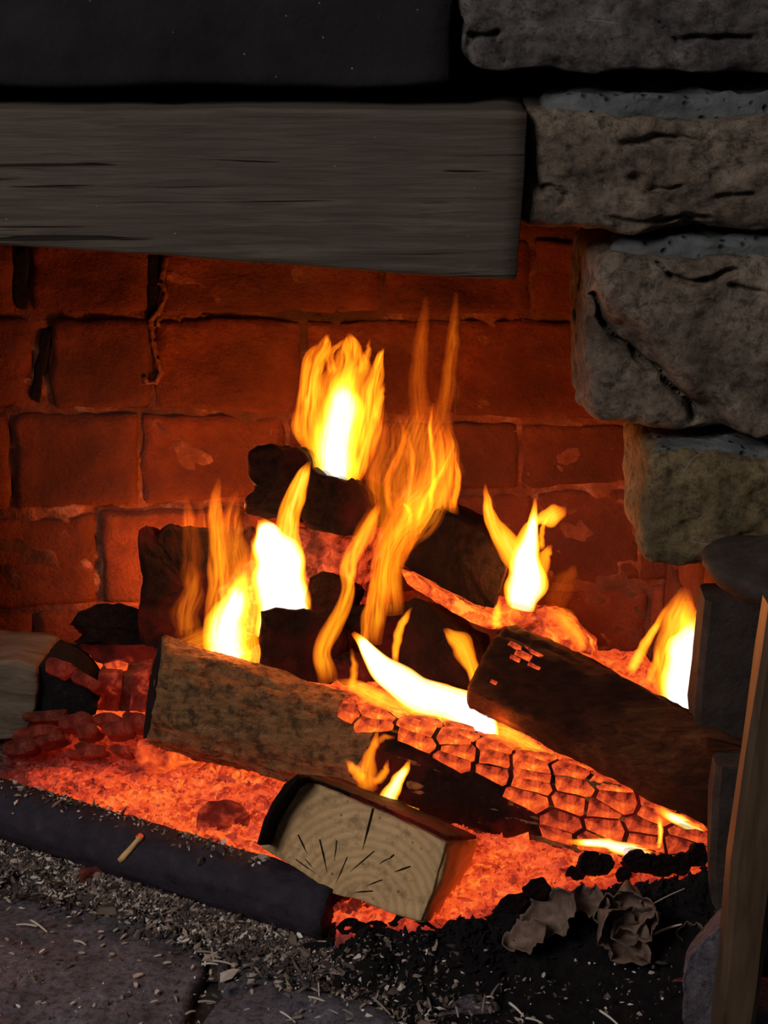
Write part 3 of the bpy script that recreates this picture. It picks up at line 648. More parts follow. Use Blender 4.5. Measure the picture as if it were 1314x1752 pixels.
# left: grey log end, charred block with upright plates, thin glowing strips
gl_ = thing('firewood_log', P(60, 1250, .26), 'grey brown log entering at the left edge with a black burnt end', 'log')
chunk('grey_log', [(-190, 1132), (-60, 1128), (20, 1132), (62, 1142), (66, 1180), (56, 1232), (36, 1264), (-60, 1270), (-190, 1280)], .25, (.02, .10, .0), 'grey_wood', gl_, amp=.003, seed=95)
chunk('burnt_end', [(36, 1138), (80, 1140), (120, 1156), (150, 1182), (168, 1212), (164, 1226), (110, 1226), (52, 1228), (30, 1235), (26, 1180)], .248, (.0, .09, .0), 'soot_ash', gl_, amp=.003, seed=96)
chb = thing('charred_log', P(200, 1240, .30), 'charred log cracked into upright glowing slabs at the left', 'log')
for i, (x0, x1, h) in enumerate(((168, 210, .42), (206, 232, .15), (226, 256, .46), (250, 282, .28))):
    chunk('coal_slab', [(x0, 1156), (x1, 1152), (x1 - 2, 1186), (x1 - 8, 1218), (x0 - 6, 1216), (x0 - 2, 1186)], .285 + .004 * (i % 2), (.0, .07, .0), 'coal_plate', chb, amp=.003, sc_=60, n=40, segs=5, seed=97 + i, heat=h)
charred('charred_bark', [(122, 1104), (170, 1102), (262, 1106), (262, 1150), (200, 1140), (165, 1132), (150, 1118)], .33, (.0, .08, -.01), 'low dark red bark strip under the ragged bark', 103, .42, n=70, amp=.005, cat='bark')
charred('coal_lump', [(178, 1136), (200, 1130), (218, 1136), (216, 1148), (186, 1150)], .30, (.0, .03, .0), 'small bright pink coal on the slabs at the left', 104, .80, n=40, amp=.002, cat='coal', mat='coal_plate')
strips = [((78, 1140), (126, 1148), .62), ((120, 1150), (170, 1176), .58), ((40, 1226), (120, 1222), .40), ((100, 1236), (160, 1228), .50), ((150, 1232), (210, 1226), .60), ((205, 1228), (258, 1236), .62),
          ((20, 1258), (100, 1244), .48), ((60, 1272), (112, 1252), .45), ((128, 1252), (168, 1246), .52), ((172, 1246), (228, 1244), .60), ((0, 1282), (60, 1270), .40), ((110, 1292), (190, 1282), .62), ((190, 1278), (225, 1286), .66), ((130, 1270), (165, 1292), .50)]
for i, (a, b, h) in enumerate(strips):
    w_ = random.uniform(9, 15); Y = .235 - (.03 if a[1] > 1240 else 0)
    m_ = ((a[0] + b[0]) / 2, (a[1] + b[1]) / 2)
    h -= .30; hl = math.hypot(b[0] - a[0], b[1] - a[1]) / 2; w_ *= random.uniform(.8, 1.3); tl_ = math.atan2(b[1] - a[1], b[0] - a[0]); ol = []
    for q in range(9):
        an = q / 9 * 2 * math.pi; rr = random.uniform(.72, 1.15); ex, ey = hl * rr * math.copysign(abs(math.cos(an)) ** .6, math.cos(an)), w_ * rr * math.copysign(abs(math.sin(an)) ** .6, math.sin(an))
        ol.append((m_[0] + ex * math.cos(tl_) - ey * math.sin(tl_), m_[1] + ex * math.sin(tl_) + ey * math.cos(tl_)))
    charred('coal_lump', ol, Y, (.0, .04, -.01), ORD[i if i < 6 else i - 6] + ' flat coal of the %s broken row left of the front log' % ('upper' if i < 6 else 'lower'), 110 + i, h, n=36, segs=4, amp=.003, sc_=60, cat='coal', mat='coal_plate', group='coals left of the front log')
# single coals
charred('coal_lump', [(334, 1420), (340, 1385), (355, 1372), (385, 1366), (412, 1372), (428, 1396), (424, 1432), (400, 1446), (372, 1452), (345, 1446)], .07, (.01, .05, -.03), 'square reddish coal in the embers behind the iron bar', 130, .55, n=60, amp=.003, cat='coal', mat='coal_plate')
charred('coal_lump', [(228, 1290), (240, 1268), (262, 1262), (300, 1268), (340, 1276), (330, 1300), (280, 1312), (240, 1312)], .175, (.01, .05, -.02), 'ring shaped bright coal under the left end of the front log', 131, .88, n=60, amp=.005, cat='coal', mat='coal_plate')
charred('charred_log', [(560, 1300), (600, 1296), (700, 1320), (790, 1352), (815, 1390), (780, 1396), (700, 1380), (620, 1350), (566, 1330)], .10, (.03, .06, -.02), 'low charred billet between the sawn block and the front log', 132, .40, n=80, amp=.005)
for i in range(7):
    x = 716 + i * 36; y = 1352 + i * 11 + random.uniform(-3, 3)
    charred('coal_lump', [(x, y), (x + 16, y - 6), (x + 32, y + 6), (x + 34, y + 26), (x + 14, y + 32), (x - 2, y + 20)], .075, (.0, .03, -.015), ORD[i] + ' ashy pink coal from the left in the row beneath the front log', 140 + i, random.uniform(.5, .7), n=32, segs=4, amp=.003, sc_=60, cat='coal', mat='coal_plate', group='coals beneath the front log')
for i in range(14):
    x = random.uniform(578, 668); y = 1535 + (x - 578) * .30 + random.uniform(-2, 24)
    if y > 1536 + (x - 570) * .36 + 26: y -= 14
    charred('coal_lump', [(x - 12, y), (x - 4, y - 10), (x + 9, y - 8), (x + 13, y + 4), (x + 4, y + 11), (x - 8, y + 9)], -.105 + random.uniform(0, .02), (.0, .02, -.01), 'small red hot coal in the gap under the sawn block', 150 + i, random.uniform(.5, .68), n=24, segs=3, amp=.002, sc_=80, cat='coal', mat='coal_plate', group='red coals under the sawn block')
for i in range(12):
    x = 905 + i * 26 + random.uniform(-6, 6); y = 1490 - i * 2.5 + random.uniform(-4, 14) + (30 if i < 3 else 0)
    z_ = random.uniform(.55, 1.25); y += random.uniform(-10, 16)
    charred('cinder', [(x + z_ * a * random.uniform(.8, 1.2), y + z_ * b) for a, b in ((-20, 0), (-8, -18), (12, -16), (22, 2), (10, 18), (-12, 16))], -.055 + .002 * i, (.0, .04, -.01), ORD[i] + ' black cinder lump from the left along the right ash rim', 170 + i, 0, n=32, segs=4, amp=.005, sc_=60, cat='cinder', group='cinders on the ash rim')
for i, (x, y) in enumerate(((600, 1585), (640, 1592), (690, 1580), (720, 1592), (780, 1590), (860, 1572), (880, 1545), (920, 1520))):
    charred('cinder', [(x - 26, y), (x - 10, y - 16), (x + 14, y - 18), (x + 28, y - 2), (x + 16, y + 18), (x - 14, y + 16)], -.125, (.0, .04, -.01), ORD[i] + ' black cinder from the left below the sawn block', 190 + x, 0, n=32, segs=4, amp=.005, sc_=60, cat='cinder', group='cinders on the ash rim')

# ---- iron fire dog at the right
fd = thing('fire_dog', Vector((.375, -.03, 0)), 'dark iron fire dog with dished cap at the right edge', 'fire dog')
dc = P(1338, 985, -.09); prof = [(0, -.022), (.030, -.022), (.066, -.012), (.076, .000), (.0775, .008), (.073, .013), (.055, .018), (.030, .030), (.012, .040), (0, .042)]
rings = [[dc + Vector((max(r_, .0005) * math.cos(a), max(r_, .0005) * math.sin(a), z_ - .12 * max(r_, .0005) * math.cos(a) )) + Vector((nz((math.cos(a) * 4, math.sin(a) * 4, z_ * 90), 1), 0, nz((math.cos(a) * 4, math.sin(a) * 4, 3), 1))) * .002 for a in [2 * math.pi * j / 64 for j in range(64)]] for r_, z_ in prof]
loft('dished_cap', rings, 'iron', fd, cap=2)
def upright(name, left, right, Y, depth, mat, parent, seed, **kw):
    rings = []
    for (lx, y), (rx, _) in zip(left, right):
        a, b = P(lx, y, Y), P(rx, y, Y); h = .006
        rg = [a + Vector((h, 0, 0)), b - Vector((h, 0, 0)), b + Vector((0, h, 0)), b + Vector((0, depth - h, 0)), b + Vector((-h, depth, 0)), a + Vector((h, depth, 0)), a + Vector((0, depth - h, 0)), a + Vector((0, h, 0))]
        rings.append([p + Vector((nz(p, 25, seed), nz(p, 25, seed + 3), 0)) * .003 for p in rg])
    return loft(name, rings, mat, parent, cap=2, smooth=False, **kw)
ysz = [1030, 1100, 1160, 1220, 1300, 1400, 1500, 1560]
upright('post', [(1208, 1030), (1202, 1100), (1193, 1160), (1188, 1220), (1192, 1300), (1200, 1400), (1205, 1500), (1210, 1560)], [(1330, y) for y in ysz], .005, .05, 'iron', fd, 1)
upright('front_leg', [(1226, 1312), (1220, 1360), (1218, 1420), (1216, 1480), (1220, 1540), (1226, 1600), (1226, 1640)], [(1292, y) for y in (1312, 1360, 1420, 1480, 1540, 1600, 1640)], -.085, .03, 'iron', fd, 2)
# pole in front of the fire dog
upright('wooden_pole', [(1316, 1040), (1303, 1130), (1281, 1290), (1252, 1480), (1243, 1580), (1234, 1680), (1222, 1775)], [(1390, 1040), (1378, 1130), (1358, 1290), (1332, 1480), (1318, 1580), (1304, 1680), (1292, 1775)], -.275, .035, 'pole', None, 3, label='brown pole leaning upright in front of the iron fire dog', cat='pole')
charred('hearth_rock', [(1166, 1680), (1180, 1640), (1212, 1600), (1240, 1572), (1262, 1600), (1262, 1752), (1180, 1790), (1168, 1740), (1172, 1715)], -.25, (.01, .06, .02), 'grey blue rock at the foot of the brown pole', 210, 0, mat='flagstone', cat='rock', amp=.004, sc_=20)

# ---- dry leaves on the ash
def leaf(px, py, Y, size, rot, tilt, curl, seed, label):
    c = P(px, py, Y); V = []; F = []; nu, nv_ = 18, 10; M = Matrix.Rotation(rot, 3, 'Y') @ Matrix.Rotation(tilt, 3, 'X')
    for i in range(nu + 1):
        u = i / nu; half = (math.sin(u * math.pi) ** .6) * (.33 + .06 * math.cos(u * 17 + seed) + .03 * math.cos(u * 41))
        for j in range(nv_ + 1):
            w_ = j / nv_ * 2 - 1; x = (u - .5); z = w_ * half; y = curl * (w_ * w_) * .35 + curl * (u - .5) ** 2 * .9 + .05 * nz((u * 4, w_ * 3, seed), 1.5)
            V.append(c + M @ Vector((x, -y, z)) * size)
    for i in range(nu):
        for j in range(nv_): q = i * (nv_ + 1) + j; F.append((q, q + 1, q + nv_ + 2, q + nv_ + 1))
    o = mesh('dry_leaf', V, F, 'dry_leaf', None, label=label, cat='leaf', group='dry leaves on the ash heap')
    s = o.modifiers.new('thick', 'SOLIDIFY'); s.thickness = .0009; return o
leaf(1045, 1590, -.115, .075, .9, -.5, .9, 1, 'large lobed dry leaf hanging lowest on the ash heap')
leaf(1065, 1552, -.10, .065, -.2, -.4, 1.0, 2, 'curled brown dry leaf with a bright upper rim')
leaf(1100, 1585, -.11, .055, -.6, -.7, 1.3, 3, 'rolled dry leaf right of the lowest one')
leaf(945, 1560, -.12, .07, -.8, -.5, .5, 4, 'flat pale dry leaf beside the glowing embers')
leaf(905, 1605, -.14, .05, -.5, -.9, .6, 5, 'narrow dull leaf lying low on the ash')
leaf(1082, 1525, -.09, .045, 1.3, .3, 1.2, 6, 'small upright dry leaf lit by the fire')
leaf(1180, 1592, -.09, .035, .1, -.3, .8, 7, 'small reddish leaf nearest the pole')
leaf(1000, 1540, -.105, .045, .3, -.6, .8, 8, 'brown crumpled leaf between the pale leaf and the curled one')
def twig(name, p, q, Y, r, mat, label, cat, group=None, Zp=None):
    a = P(*p, Y) if Zp is None else G(*p, Zp); b = P(*q, Y) if Zp is None else G(*q, Zp)
    return log(name, a, b, r, r * .7, mat, None, n=8, segs=6, amp=r * .25, seed=p[0], label=label, cat=cat, group=group, bend=(r if r < .003 else 0))
twig('twig', (1115, 1548), (1172, 1520), -.10, .0009, 'chip', 'thin pale twig above the leaves', 'twig')
twig('twig', (1116, 1600), (1164, 1582), -.115, .0014, 'chip', 'pale bent twig under the leaves', 'twig')

# ---- splinters, chips and bark by the bar
twig('wood_splinter', (206, 1472), (240, 1432), -.006, .0042, 'split_wood', 'short pale stick with a glowing tip leaning on the iron bar', 'splinter')
charred('coal_lump', [(232, 1430), (240, 1424), (246, 1430), (240, 1440), (232, 1438)], -.002, (0, .006, 0), 'tiny glowing tip of the stick on the iron bar', 220, .85, n=16, segs=2, amp=.0005, cat='coal', mat='coal_plate')
block('bark_piece', [G(134, 1492, .025), G(208, 1472, .025), G(215, 1492, .012), G(138, 1512, .010), G(134, 1482, .004), G(208, 1462, .004), G(215, 1480, -.008), G(138, 1500, -.008)], 'red_bark', None, cuts=6, rnd=.25, amp=.003, sc_=40, seed=9, label='red brown bark piece under the pale stick', cat='bark')
block('stone_chip', [G(226, 1466, .026), G(244, 1466, .026), G(262, 1496, .012), G(232, 1494, .012), G(226, 1462, .008), G(246, 1462, .008), G(262, 1486, -.004), G(232, 1486, -.004)], 'grey_wood', None, cuts=5, rnd=.25, amp=.002, sc_=50, seed=10, label='tan wedge chip against the iron bar', cat='chip')
block('stone_chip', [G(170, 1550, .012), G(200, 1553, .012), G(202, 1568, .006), G(162, 1566, .006), G(170, 1545, -.003), G(200, 1548, -.003), G(202, 1560, -.006), G(162, 1560, -.006)], 'grey_wood', None, cuts=5, rnd=.25, amp=.0015, sc_=50, seed=11, label='flat grey chip on the near flagstone', cat='chip')
twig('wood_splinter', (2, 1424), (72, 1452), 0, .0038, 'chip', 'long pale splinter at the left edge below the bar', 'splinter', Zp=.004)
twig('charcoal_stick', (306, 1528), (366, 1576), 0, .0065, 'char', 'short black charcoal stick in the joint below the bar', 'charcoal', Zp=.004)

straws = [((362, 1620), (366, 1642)), ((366, 1644), (402, 1652)), ((335, 1628), (372, 1632)), ((345, 1650), (372, 1650)), ((340, 1714), (372, 1716)), ((530, 1706), (560, 1716)), ((478, 1730), (506, 1750)), ((556, 1728), (580, 1736)), ((632, 1702), (668, 1736)),
          ((748, 1690), (758, 1664)), ((758, 1664), (776, 1686)), ((732, 1706), (738, 1730)), ((826, 1728), (830, 1700)), ((832, 1706), (846, 1708)), ((840, 1704), (856, 1682)), ((1028, 1730), (1060, 1756)), ((900, 1742), (930, 1752)), ((545, 1680), (546, 1704)), ((780, 1722), (784, 1740)), ((52, 1574), (80, 1594)), ((130, 1610), (146, 1616)), ((64, 1585), (28, 1582)), ((318, 1735), (336, 1730)), ((870, 1715), (895, 1738))]
for i, (p, q) in enumerate(straws):
    twig('straw', p, q, 0, .0013, 'chip', 'thin pale straw lying on the dark hearth stones', 'straw', 'straws on the hearth', Zp=.006)
# countable pale chips
chipsrc = None
def chip_at(px, py, s, rz):
    global chipsrc
    p = G(px, py, .006)
    if chipsrc is None:
        V = [(-1, -.35, 0), (-.2, -.5, .1), (1, -.15, 0), (.9, .3, .05), (0, .5, .15), (-.9, .25, .05)]
        Vt = [Vector(q) + Vector((0, 0, .28)) for q in V]; Vb = [Vector(q) * .95 for q in V]
        o = mesh('wood_chip', Vt + Vb, [(0, 1, 2, 3, 4, 5), (11, 10, 9, 8, 7, 6)] + [(i, 6 + i, 6 + (i + 1) % 6, (i + 1) % 6) for i in range(6)], 'chip', None, smooth=False, origin=(0, 0, 0), label='small pale wood chip scattered on the dark hearth stones', cat='wood chip', group='wood chips on the hearth'); chipsrc = o
    else: o = chipsrc.copy(); COL.objects.link(o)
    o.location = p; o.scale = (s, s * random.uniform(.6, 1.1), s * .8); o.rotation_euler = (random.uniform(-.3, .3), random.uniform(-.3, .3), rz)
known = [(212, 1603), (198, 1592), (318, 1610), (290, 1612), (72, 1628), (140, 1631), (236, 1670), (232, 1686), (268, 1698), (12, 1608), (176, 1618), (286, 1648), (270, 1636), (360, 1664), (352, 1600), (400, 1600), (440, 1590), (450, 1596), (560, 1655), (578, 1660), (586, 1658), (655, 1676), (610, 1700), (620, 1722), (660, 1706), (515, 1730), (508, 1742), (240, 1752), (264, 1714), (20, 1632), (128, 1532), (60, 1530), (100, 1545)]
for (x, y) in known: chip_at(x, y, random.uniform(.003, .0055), random.uniform(0, 6.28))
for i in range(70):
    x = random.uniform(0, 640); y = 1440 + x * .30 + abs(random.gauss(0, 70)) + 15
    if y < 1750: chip_at(x, y, random.uniform(.0022, .0045), random.uniform(0, 6.28))
for i in range(45): chip_at(random.uniform(420, 1000), random.uniform(1640, 1750), random.uniform(.002, .0045), random.uniform(0, 6.28))
# fine litter heaped along the foot of the bar
spots = []
while len(spots) < 8000:
    x = random.uniform(-.52, -.04 + .03 * random.random()); t = (x - BAR0.x) / (BAR1.x - BAR0.x); yb = BAR0.y + (BAR1.y - BAR0.y) * t - .04
    y = yb - abs(random.gauss(0, .032)) + .01
    if y > -.42: spots.append((x, y, .002 + .010 * max(0, 1 - (yb - y) / .05) + random.uniform(0, .003)))
for _ in range(1300):                    # thinning out over the ash heap
    x = -.05 + abs(random.gauss(0, .07)); y = random.uniform(-.31, -.155) - .0 * x
    spots.append((x, y, max(.003, mound_z(x, y) + .001)))
scatter('wood_litter', spots, 'debris', 'fine wood litter and ash heaped along the foot of the iron bar', 'litter', .0023, tonef=lambda x, y, z: random.random() ** 2.0)
spots = [(random.uniform(-.45, .30), random.uniform(-.34, -.10), 0) for _ in range(900)]
spots = [(x, y, .003) for x, y, z in spots if y < edge_y(x) - .06]
scatter('hearth_crumbs', spots, 'debris', 'tiny crumbs sprinkled over the hearth stones', 'litter', .0018, tonef=lambda x, y, z: random.random() ** 1.2)
# ash flakes on top of the bar
spots = []
for i in range(420):
    t = random.uniform(.08, .86); a = random.gauss(1.75, .35); d = (BAR1 - BAR0).normalized(); s_ = d.cross(Vector((0, 0, 1))).normalized(); u_ = s_.cross(d)
    q = BAR0 + (BAR1 - BAR0) * t + (s_ * math.cos(a) + u_ * math.sin(a)) * .0345; spots.append(tuple(q))
scatter('ash_flakes', spots, 'debris', 'pale ash flakes dusting the top of the iron bar', 'ash', .0022, tonef=lambda x, y, z: random.random() ** 1.2)

# ================================================================== FLAMES
def catmull(pts, n):
    pts = [np.array(p, float) for p in pts]; pts = [2 * pts[0] - pts[1]] + pts + [2 * pts[-1] - pts[-2]]; out = []
    m_ = len(pts) - 3
    for i in range(n + 1):
        t = i / n * m_; s = min(int(t), m_ - 1); t -= s; p0, p1, p2, p3 = pts[s:s + 4]
        out.append(.5 * ((2 * p1) + (-p0 + p2) * t + (2 * p0 - 5 * p1 + 4 * p2 - p3) * t * t + (-p0 + 3 * p1 - 3 * p2 + p3) * t ** 3))
    return out
fseed = 0
def tongue(parent, pts, Y, gain, k=.8, streak=.5, base=.12, tip=.35, dY=0.0, wob=1.0):
    """hollow body of burning gas: a swept lens; pts = (photo x, y, half width in photo pixels), foot first"""
    global fseed; fseed += 1; sd = fseed * 3.7
    m_ = mpp(Y); nl = 60; nu = 15; C = catmull([(x, y, w_) for x, y, w_ in pts], nl); L = 0; rings = []; A = []; B = []
    for i, (x, y, w_) in enumerate(C):
        w_ = max(w_, .8); v = i / nl; yy = Y + dY * v
        if i: L += math.hypot(C[i][0] - C[i - 1][0], C[i][1] - C[i - 1][1])
        a = C[max(i - 1, 0)]; b = C[min(i + 1, nl)]; tx, ty = b[0] - a[0], b[1] - a[1]; ln = math.hypot(tx, ty) or 1; nx, ny = -ty / ln, tx / ln
        ring = []; av = gain * min(1, (v + .02) / max(base, 1e-3)) ** .7 * min(1, (1 - v) / tip + .12)
        for q in range(2 * nu):
            u = math.cos(math.pi * q / nu); s = math.sin(math.pi * q / nu)
            wl = w_ * (1 + .10 * wob * math.sin(v * 17 + sd) * (1 if u > 0 else -1) + .16 * wob * nz((v * 7, u * .6, sd), 1.0))
            p = P(x + nx * u * wl + wob * 1.5 * nz((v * 9, 0, sd), 1), y + ny * u * wl, yy); p = p + Vector((0, -s * w_ * m_ * .55, 0)); ring.append(p)
            e = max(0, 1 - u * u) ** k; A += [av * e, 1 - streak, 0, 1]; B += [u * w_ * .12 + sd * 5, L * .013, sd]
        rings.append(ring)
    n = 2 * nu; V = [p for r in rings for p in r]; F = []
    for i in range(nl):
        for j in range(n): F.append((i * n + j, i * n + (j + 1) % n, (i + 1) * n + (j + 1) % n, (i + 1) * n + j))
    F.append(tuple(range(n))[::-1]); F.append(tuple(nl * n + j for j in range(n)))
    o = mesh('flame_tongue', V, F, 'flame', parent)
    ca = o.data.color_attributes.new('gas_body', 'FLOAT_COLOR', 'POINT'); ca.data.foreach_set('color', A)
    fl = o.data.attributes.new('gas_flow', 'FLOAT_VECTOR', 'POINT'); fl.data.foreach_set('vector', B)
    return o
def flame(px, py, Y, label, tongues, light=None):
    t = thing('flame', P(px, py, Y), label, 'flame', 'flames of the fire')
    for a in tongues: tongue(t, *a[:3], **(a[3] if len(a) > 3 else {}))
    if light:
        for (lx, ly_, lY, e, r_) in light:
            d = bpy.data.lights.new('fire_glow', 'POINT'); d.energy = e; d.color = (1.0, .26, .035); d.shadow_soft_size = r_
            o = bpy.data.objects.new('fire_glow', d); o.location = P(lx, ly_, lY); put(o, t)
    return t
S = dict
flame(575, 820, .35, 'highest flame, white in the middle, on the topmost charred log', [
    ([(570, 850, 20), (572, 815, 34), (574, 770, 48), (584, 700, 40), (592, 660, 28), (606, 620, 8)], .35, 1.12, S(k=.6, streak=.2, base=.05)),
    ([(535, 780, 14), (528, 730, 26), (530, 670, 22), (540, 620, 22), (556, 590, 12), (562, 572, 3)], .36, .66, S(k=.45, streak=.7, tip=.15)),
    ([(580, 840, 30), (585, 730, 60), (592, 660, 46), (600, 620, 34), (600, 590, 16), (597, 570, 4)], .37, .62, S(k=.5, streak=.7, tip=.12)),
    ([(598, 850, 8), (618, 770, 26), (634, 700, 24), (642, 650, 16), (650, 612, 7), (656, 596, 2)], .35, .66, S(k=.5, streak=.7, tip=.15)),
    ([(640, 720, 10), (650, 680, 8), (658, 655, 2)], .35, .5, S()),
    ([(612, 640, 10), (628, 610, 8), (632, 580, 2)], .36, .45, S()),
    ([(570, 640, 10), (566, 605, 7), (598, 575, 2)], .36, .5, S())], [(580, 740, .37, .16, .02)])
flame(480, 1045, .33, 'white hot flame between the charred logs with a yellow tongue', [
    ([(482, 1085, 40), (482, 1015, 48), (476, 960, 44), (462, 925, 30), (446, 890, 8)], .30, 1.5, S(k=.5, streak=.06, base=.02, tip=.12)),
    ([(500, 1045, 30), (500, 1000, 28), (495, 950, 26), (494, 905, 20), (502, 855, 19), (518, 815, 12), (530, 790, 3)], .29, .76, S(k=.4, streak=.4, tip=.15)),
    ([(440, 1000, 10), (436, 950, 10), (438, 905, 4)], .29, .6, S())], [(478, 1000, .285, .40, .025)])
flame(400, 1120, .31, 'yellow and white flame at the left of the pile on the front log', [
    ([(400, 1135, 36), (384, 1090, 44), (396, 1050, 32), (410, 1010, 18), (425, 975, 6)], .255, 1.1, S(k=.5, streak=.15, base=.03)),
    ([(420, 1145, 34), (422, 1090, 38), (424, 1040, 38), (422, 990, 30), (428, 950, 10)], .27, .66, S(k=.5, streak=.6, base=.03)),
    ([(366, 1080, 16), (372, 1020, 22), (374, 960, 18), (368, 890, 14), (370, 850, 10), (374, 818, 3)], .27, .50, S(k=.6, streak=.7)),
    ([(410, 1040, 34), (400, 960, 34), (394, 900, 22), (404, 840, 5)], .33, .42, S(k=.7, streak=.8)),
    ([(320, 1090, 22), (318, 1050, 26), (330, 1000, 18), (326, 960, 4)], .26, .28, S(k=.9, streak=.9)),
    ([(330, 1000, 20), (328, 920, 18), (318, 860, 6)], .33, .16, S(k=1, streak=.9)),
    ([(300, 1120, 14), (340, 1100, 24), (380, 1090, 18)], .245, .42, S(k=.8, streak=.9))], [(392, 1085, .25, .30, .02), (392, 872, .33, 1.2, .015)])
flame(700, 1010, .30, 'tall orange wisps rising through the middle of the pile', [
    ([(640, 1100, 16), (645, 1020, 20), (655, 950, 18), (680, 890, 22), (720, 840, 26), (745, 790, 20)], .205, .50, S(k=.6, streak=.8)),
    ([(672, 1050, 18), (668, 980, 24), (690, 920, 26), (730, 870, 34), (752, 810, 28), (750, 750, 20), (738, 695, 5)], .235, .52, S(k=.6, streak=.7)),
    ([(690, 960, 50), (700, 880, 84), (708, 800, 84), (722, 740, 60), (732, 690, 28)], .33, .34, S(k=.7, streak=.9, tip=.3)),
    ([(760, 880, 22), (768, 820, 22), (772, 770, 14), (768, 720, 4)], .28, .45, S(k=.7, streak=.8)),
    ([(720, 740, 22), (716, 650, 17), (721, 580, 14), (729, 508, 5)], .36, .20, S(k=1, streak=.6)),
    ([(752, 740, 20), (766, 650, 14), (775, 580, 12), (780, 500, 4)], .36, .22, S(k=1, streak=.6)),
    ([(560, 1165, 18), (552, 1115, 16), (572, 1070, 16), (596, 1010, 12), (592, 965, 10), (612, 920, 12), (636, 870, 6)], .19, .58, S(k=.6, streak=.5)),
    ([(600, 1000, 6), (606, 960, 8), (625, 915, 16), (642, 880, 10), (648, 858, 3)], .185, .60, S(k=.6, streak=.4)),
    ([(676, 1135, 6), (680, 1090, 8), (692, 1060, 7), (704, 1040, 2)], .19, .62, S(k=.6, streak=.3)),
    ([(622, 1110, 8), (626, 1060, 9), (640, 1000, 8), (650, 950, 3)], .19, .42, S(streak=.7)),
    ([(690, 900, 6), (700, 840, 7), (706, 790, 5), (700, 740, 2)], .31, .42, S(k=.7)), ([(668, 880, 7), (664, 820, 8), (690, 760, 6), (684, 710, 2)], .32, .34, S(k=.7)),
    ([(735, 880, 5), (742, 800, 5), (736, 740, 4), (740, 690, 2)], .26, .62, S(k=.7)), ([(712, 900, 5), (730, 850, 6), (760, 800, 5), (776, 760, 2)], .25, .58, S(k=.7)),
    ([(640, 870, 10), (640, 800, 14), (655, 740, 10), (660, 700, 3)], .34, .24, S(k=.8)), ([(775, 870, 6), (784, 820, 6), (778, 780, 2)], .27, .5, S(k=.7)),
    ([(690, 860, 4), (702, 880, 5), (694, 910, 4)], .22, .6, S(k=.7))], [(650, 1010, .20, .14, .02), (700, 860, .29, .45, .02)])
flame(720, 1200, .14, 'bright white flame sheet lying along the top of the front log', [
    ([(846, 1262, 12), (815, 1228, 32), (760, 1200, 30), (705, 1180, 30), (660, 1150, 25), (630, 1112, 14), (604, 1083, 4)], .145, 1.25, S(k=.30, streak=.08, base=.05, tip=.12)),
    ([(820, 1240, 14), (700, 1215, 16), (620, 1180, 14), (570, 1165, 6)], .14, .72, S(k=.6, streak=.5)),
    ([(816, 1178, 8), (806, 1140, 14), (790, 1105, 20), (770, 1085, 10), (758, 1076, 2)], .16, .66, S(k=.6, streak=.3)),
    ([(600, 1180, 8), (606, 1150, 8), (602, 1110, 3)], .15, .5, S()),
    ([(830, 1240, 16), (880, 1262, 16), (940, 1298, 10), (1010, 1345, 4)], .10, .74, S(k=.7, streak=.5))], [(735, 1175, .14, .35, .025), (860, 1240, .09, .2, .015)])
flame(905, 1040, .22, 'forked flame with curved horns above the slanting log', [
    ([(892, 1040, 24), (900, 1000, 36), (902, 960, 28), (908, 920, 14), (914, 880, 7), (916, 852, 2)], .215, 1.2, S(k=.4, streak=.12, base=.04)),
    ([(902, 985, 18), (880, 945, 24), (852, 910, 17), (838, 880, 11), (832, 850, 6), (830, 828, 2)], .215, .76, S(k=.45, streak=.25)),
    ([(890, 940, 12), (902, 912, 14), (918, 892, 8), (940, 884, 17), (958, 876, 14), (968, 868, 3)], .215, .78, S(k=.45, streak=.25)),
    ([(915, 1010, 18), (928, 970, 13), (936, 945, 9), (944, 932, 2)], .215, .62, S(k=.5)),
    ([(926, 940, 7), (928, 905, 5), (940, 880, 2)], .21, .6, S()),
    ([(950, 1040, 18), (962, 1005, 22), (978, 980, 12), (984, 966, 3)], .23, .16, S(k=1, streak=.8)),
    ([(850, 1075, 10), (850, 1050, 9), (856, 1025, 3)], .20, .8, S()),
    ([(1000, 1112, 10), (985, 1085, 16), (960, 1055, 18), (935, 1040, 8)], .22, .5, S(streak=.6))], [(905, 990, .225, 1.2, .02)])
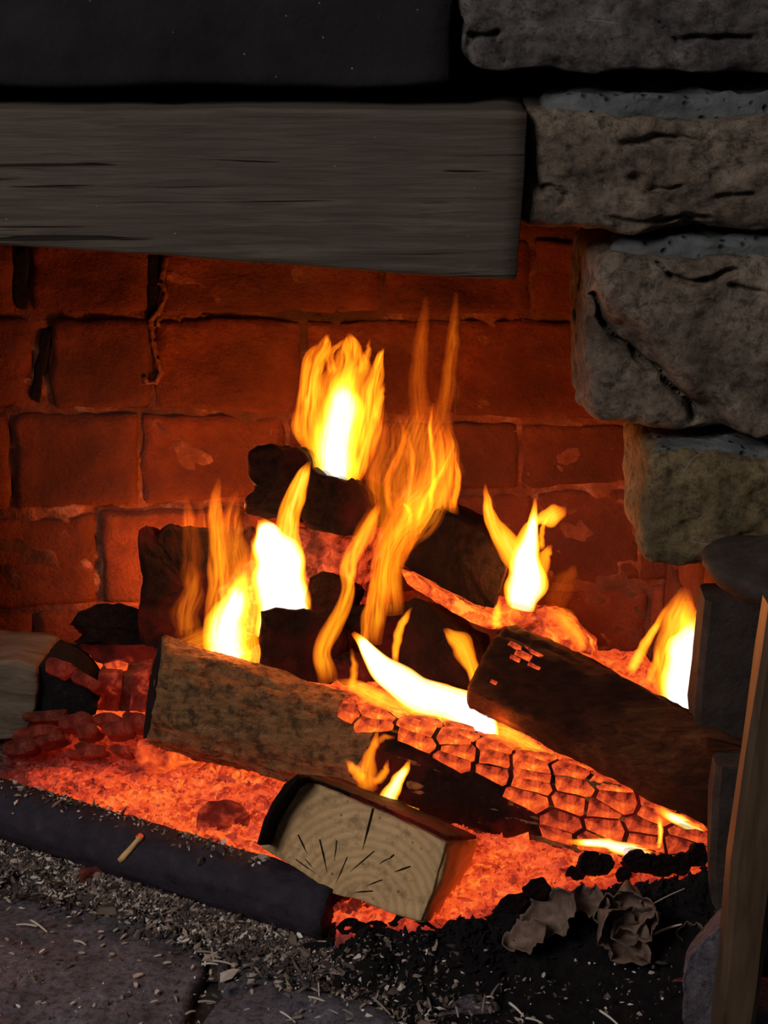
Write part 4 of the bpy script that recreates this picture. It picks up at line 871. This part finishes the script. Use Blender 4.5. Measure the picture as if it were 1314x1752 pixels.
flame(1150, 1190, .20, 'flame behind the slanting log beside the iron fire dog', [
    ([(1176, 1230, 26), (1168, 1170, 38), (1172, 1120, 34), (1182, 1080, 24), (1178, 1030, 9)], .22, 1.2, S(k=.4, streak=.12, base=.03)),
    ([(1134, 1190, 18), (1142, 1130, 24), (1152, 1080, 26), (1164, 1040, 24), (1174, 1008, 9)], .23, .72, S(k=.5, streak=.5)),
    ([(1078, 1152, 10), (1096, 1115, 10), (1120, 1075, 7), (1142, 1032, 2)], .24, .70, S(k=.6, streak=.3)),
    ([(1195, 1130, 12), (1200, 1070, 12), (1192, 1030, 10), (1196, 1000, 4)], .26, .6, S(streak=.8)),
    ([(1110, 1170, 10), (1120, 1140, 9), (1130, 1100, 3)], .22, .5, S())], [(1165, 1150, .27, .9, .02)])
flame(660, 1385, .0, 'small three pointed flame behind the sawn block', [
    ([(668, 1386, 20), (666, 1362, 16), (680, 1338, 12), (694, 1316, 7), (702, 1300, 2)], .015, 1.0, S(k=.45, streak=.15, base=.04)),
    ([(640, 1376, 8), (704, 1388, 9), (712, 1382, 3)], .01, .85, S(k=.5, streak=.2)),
    ([(634, 1352, 14), (626, 1322, 20), (634, 1290, 10), (642, 1265, 6), (649, 1242, 2)], .02, .50, S(k=.7, streak=.4)),
    ([(622, 1335, 10), (606, 1318, 10), (592, 1300, 3)], .02, .55, S(k=.6)),
    ([(640, 1340, 8), (658, 1322, 8), (664, 1300, 2)], .018, .50, S()),
    ([(640, 1278, 6), (655, 1262, 6), (676, 1262, 2)], .02, .38, S()),
    ([(632, 1398, 2), (636, 1388, 4), (642, 1374, 5)], -.06, .7, S())], [(668, 1360, .0, .05, .01)])
flame(1090, 1470, .02, 'low white flame licking under the right end of the front log', [
    ([(1150, 1482, 5), (1110, 1464, 11), (1060, 1450, 11), (1030, 1443, 8), (968, 1440, 4)], .0, 1.1, S(k=.5, streak=.25, base=.1, tip=.15)),
    ([(1208, 1425, 6), (1180, 1412, 10), (1150, 1398, 9), (1120, 1382, 5)], .01, 1.0, S(k=.5, streak=.3)),
    ([(1125, 1462, 4), (1130, 1425, 5), (1128, 1390, 5)], .0, .8, S())], [(1090, 1445, -.03, .06, .01)])
flame(310, 1090, .44, 'faint low flame added behind the upright charred log to light the wall', [
    ([(300, 1110, 16), (306, 1030, 24), (318, 950, 18), (322, 890, 12), (318, 846, 3)], .445, .34, S(k=.7, streak=.8)),
    ([(330, 1100, 14), (340, 1000, 16), (346, 900, 9), (340, 856, 2)], .445, .28, S(k=.7, streak=.8)),
    ([(260, 1110, 12), (262, 1040, 16), (270, 960, 8), (266, 900, 2)], .45, .2, S(k=.8, streak=.8))], [(300, 1030, .435, 1.5, .015)])  # flame and lamp added to brighten the lower left of the back wall
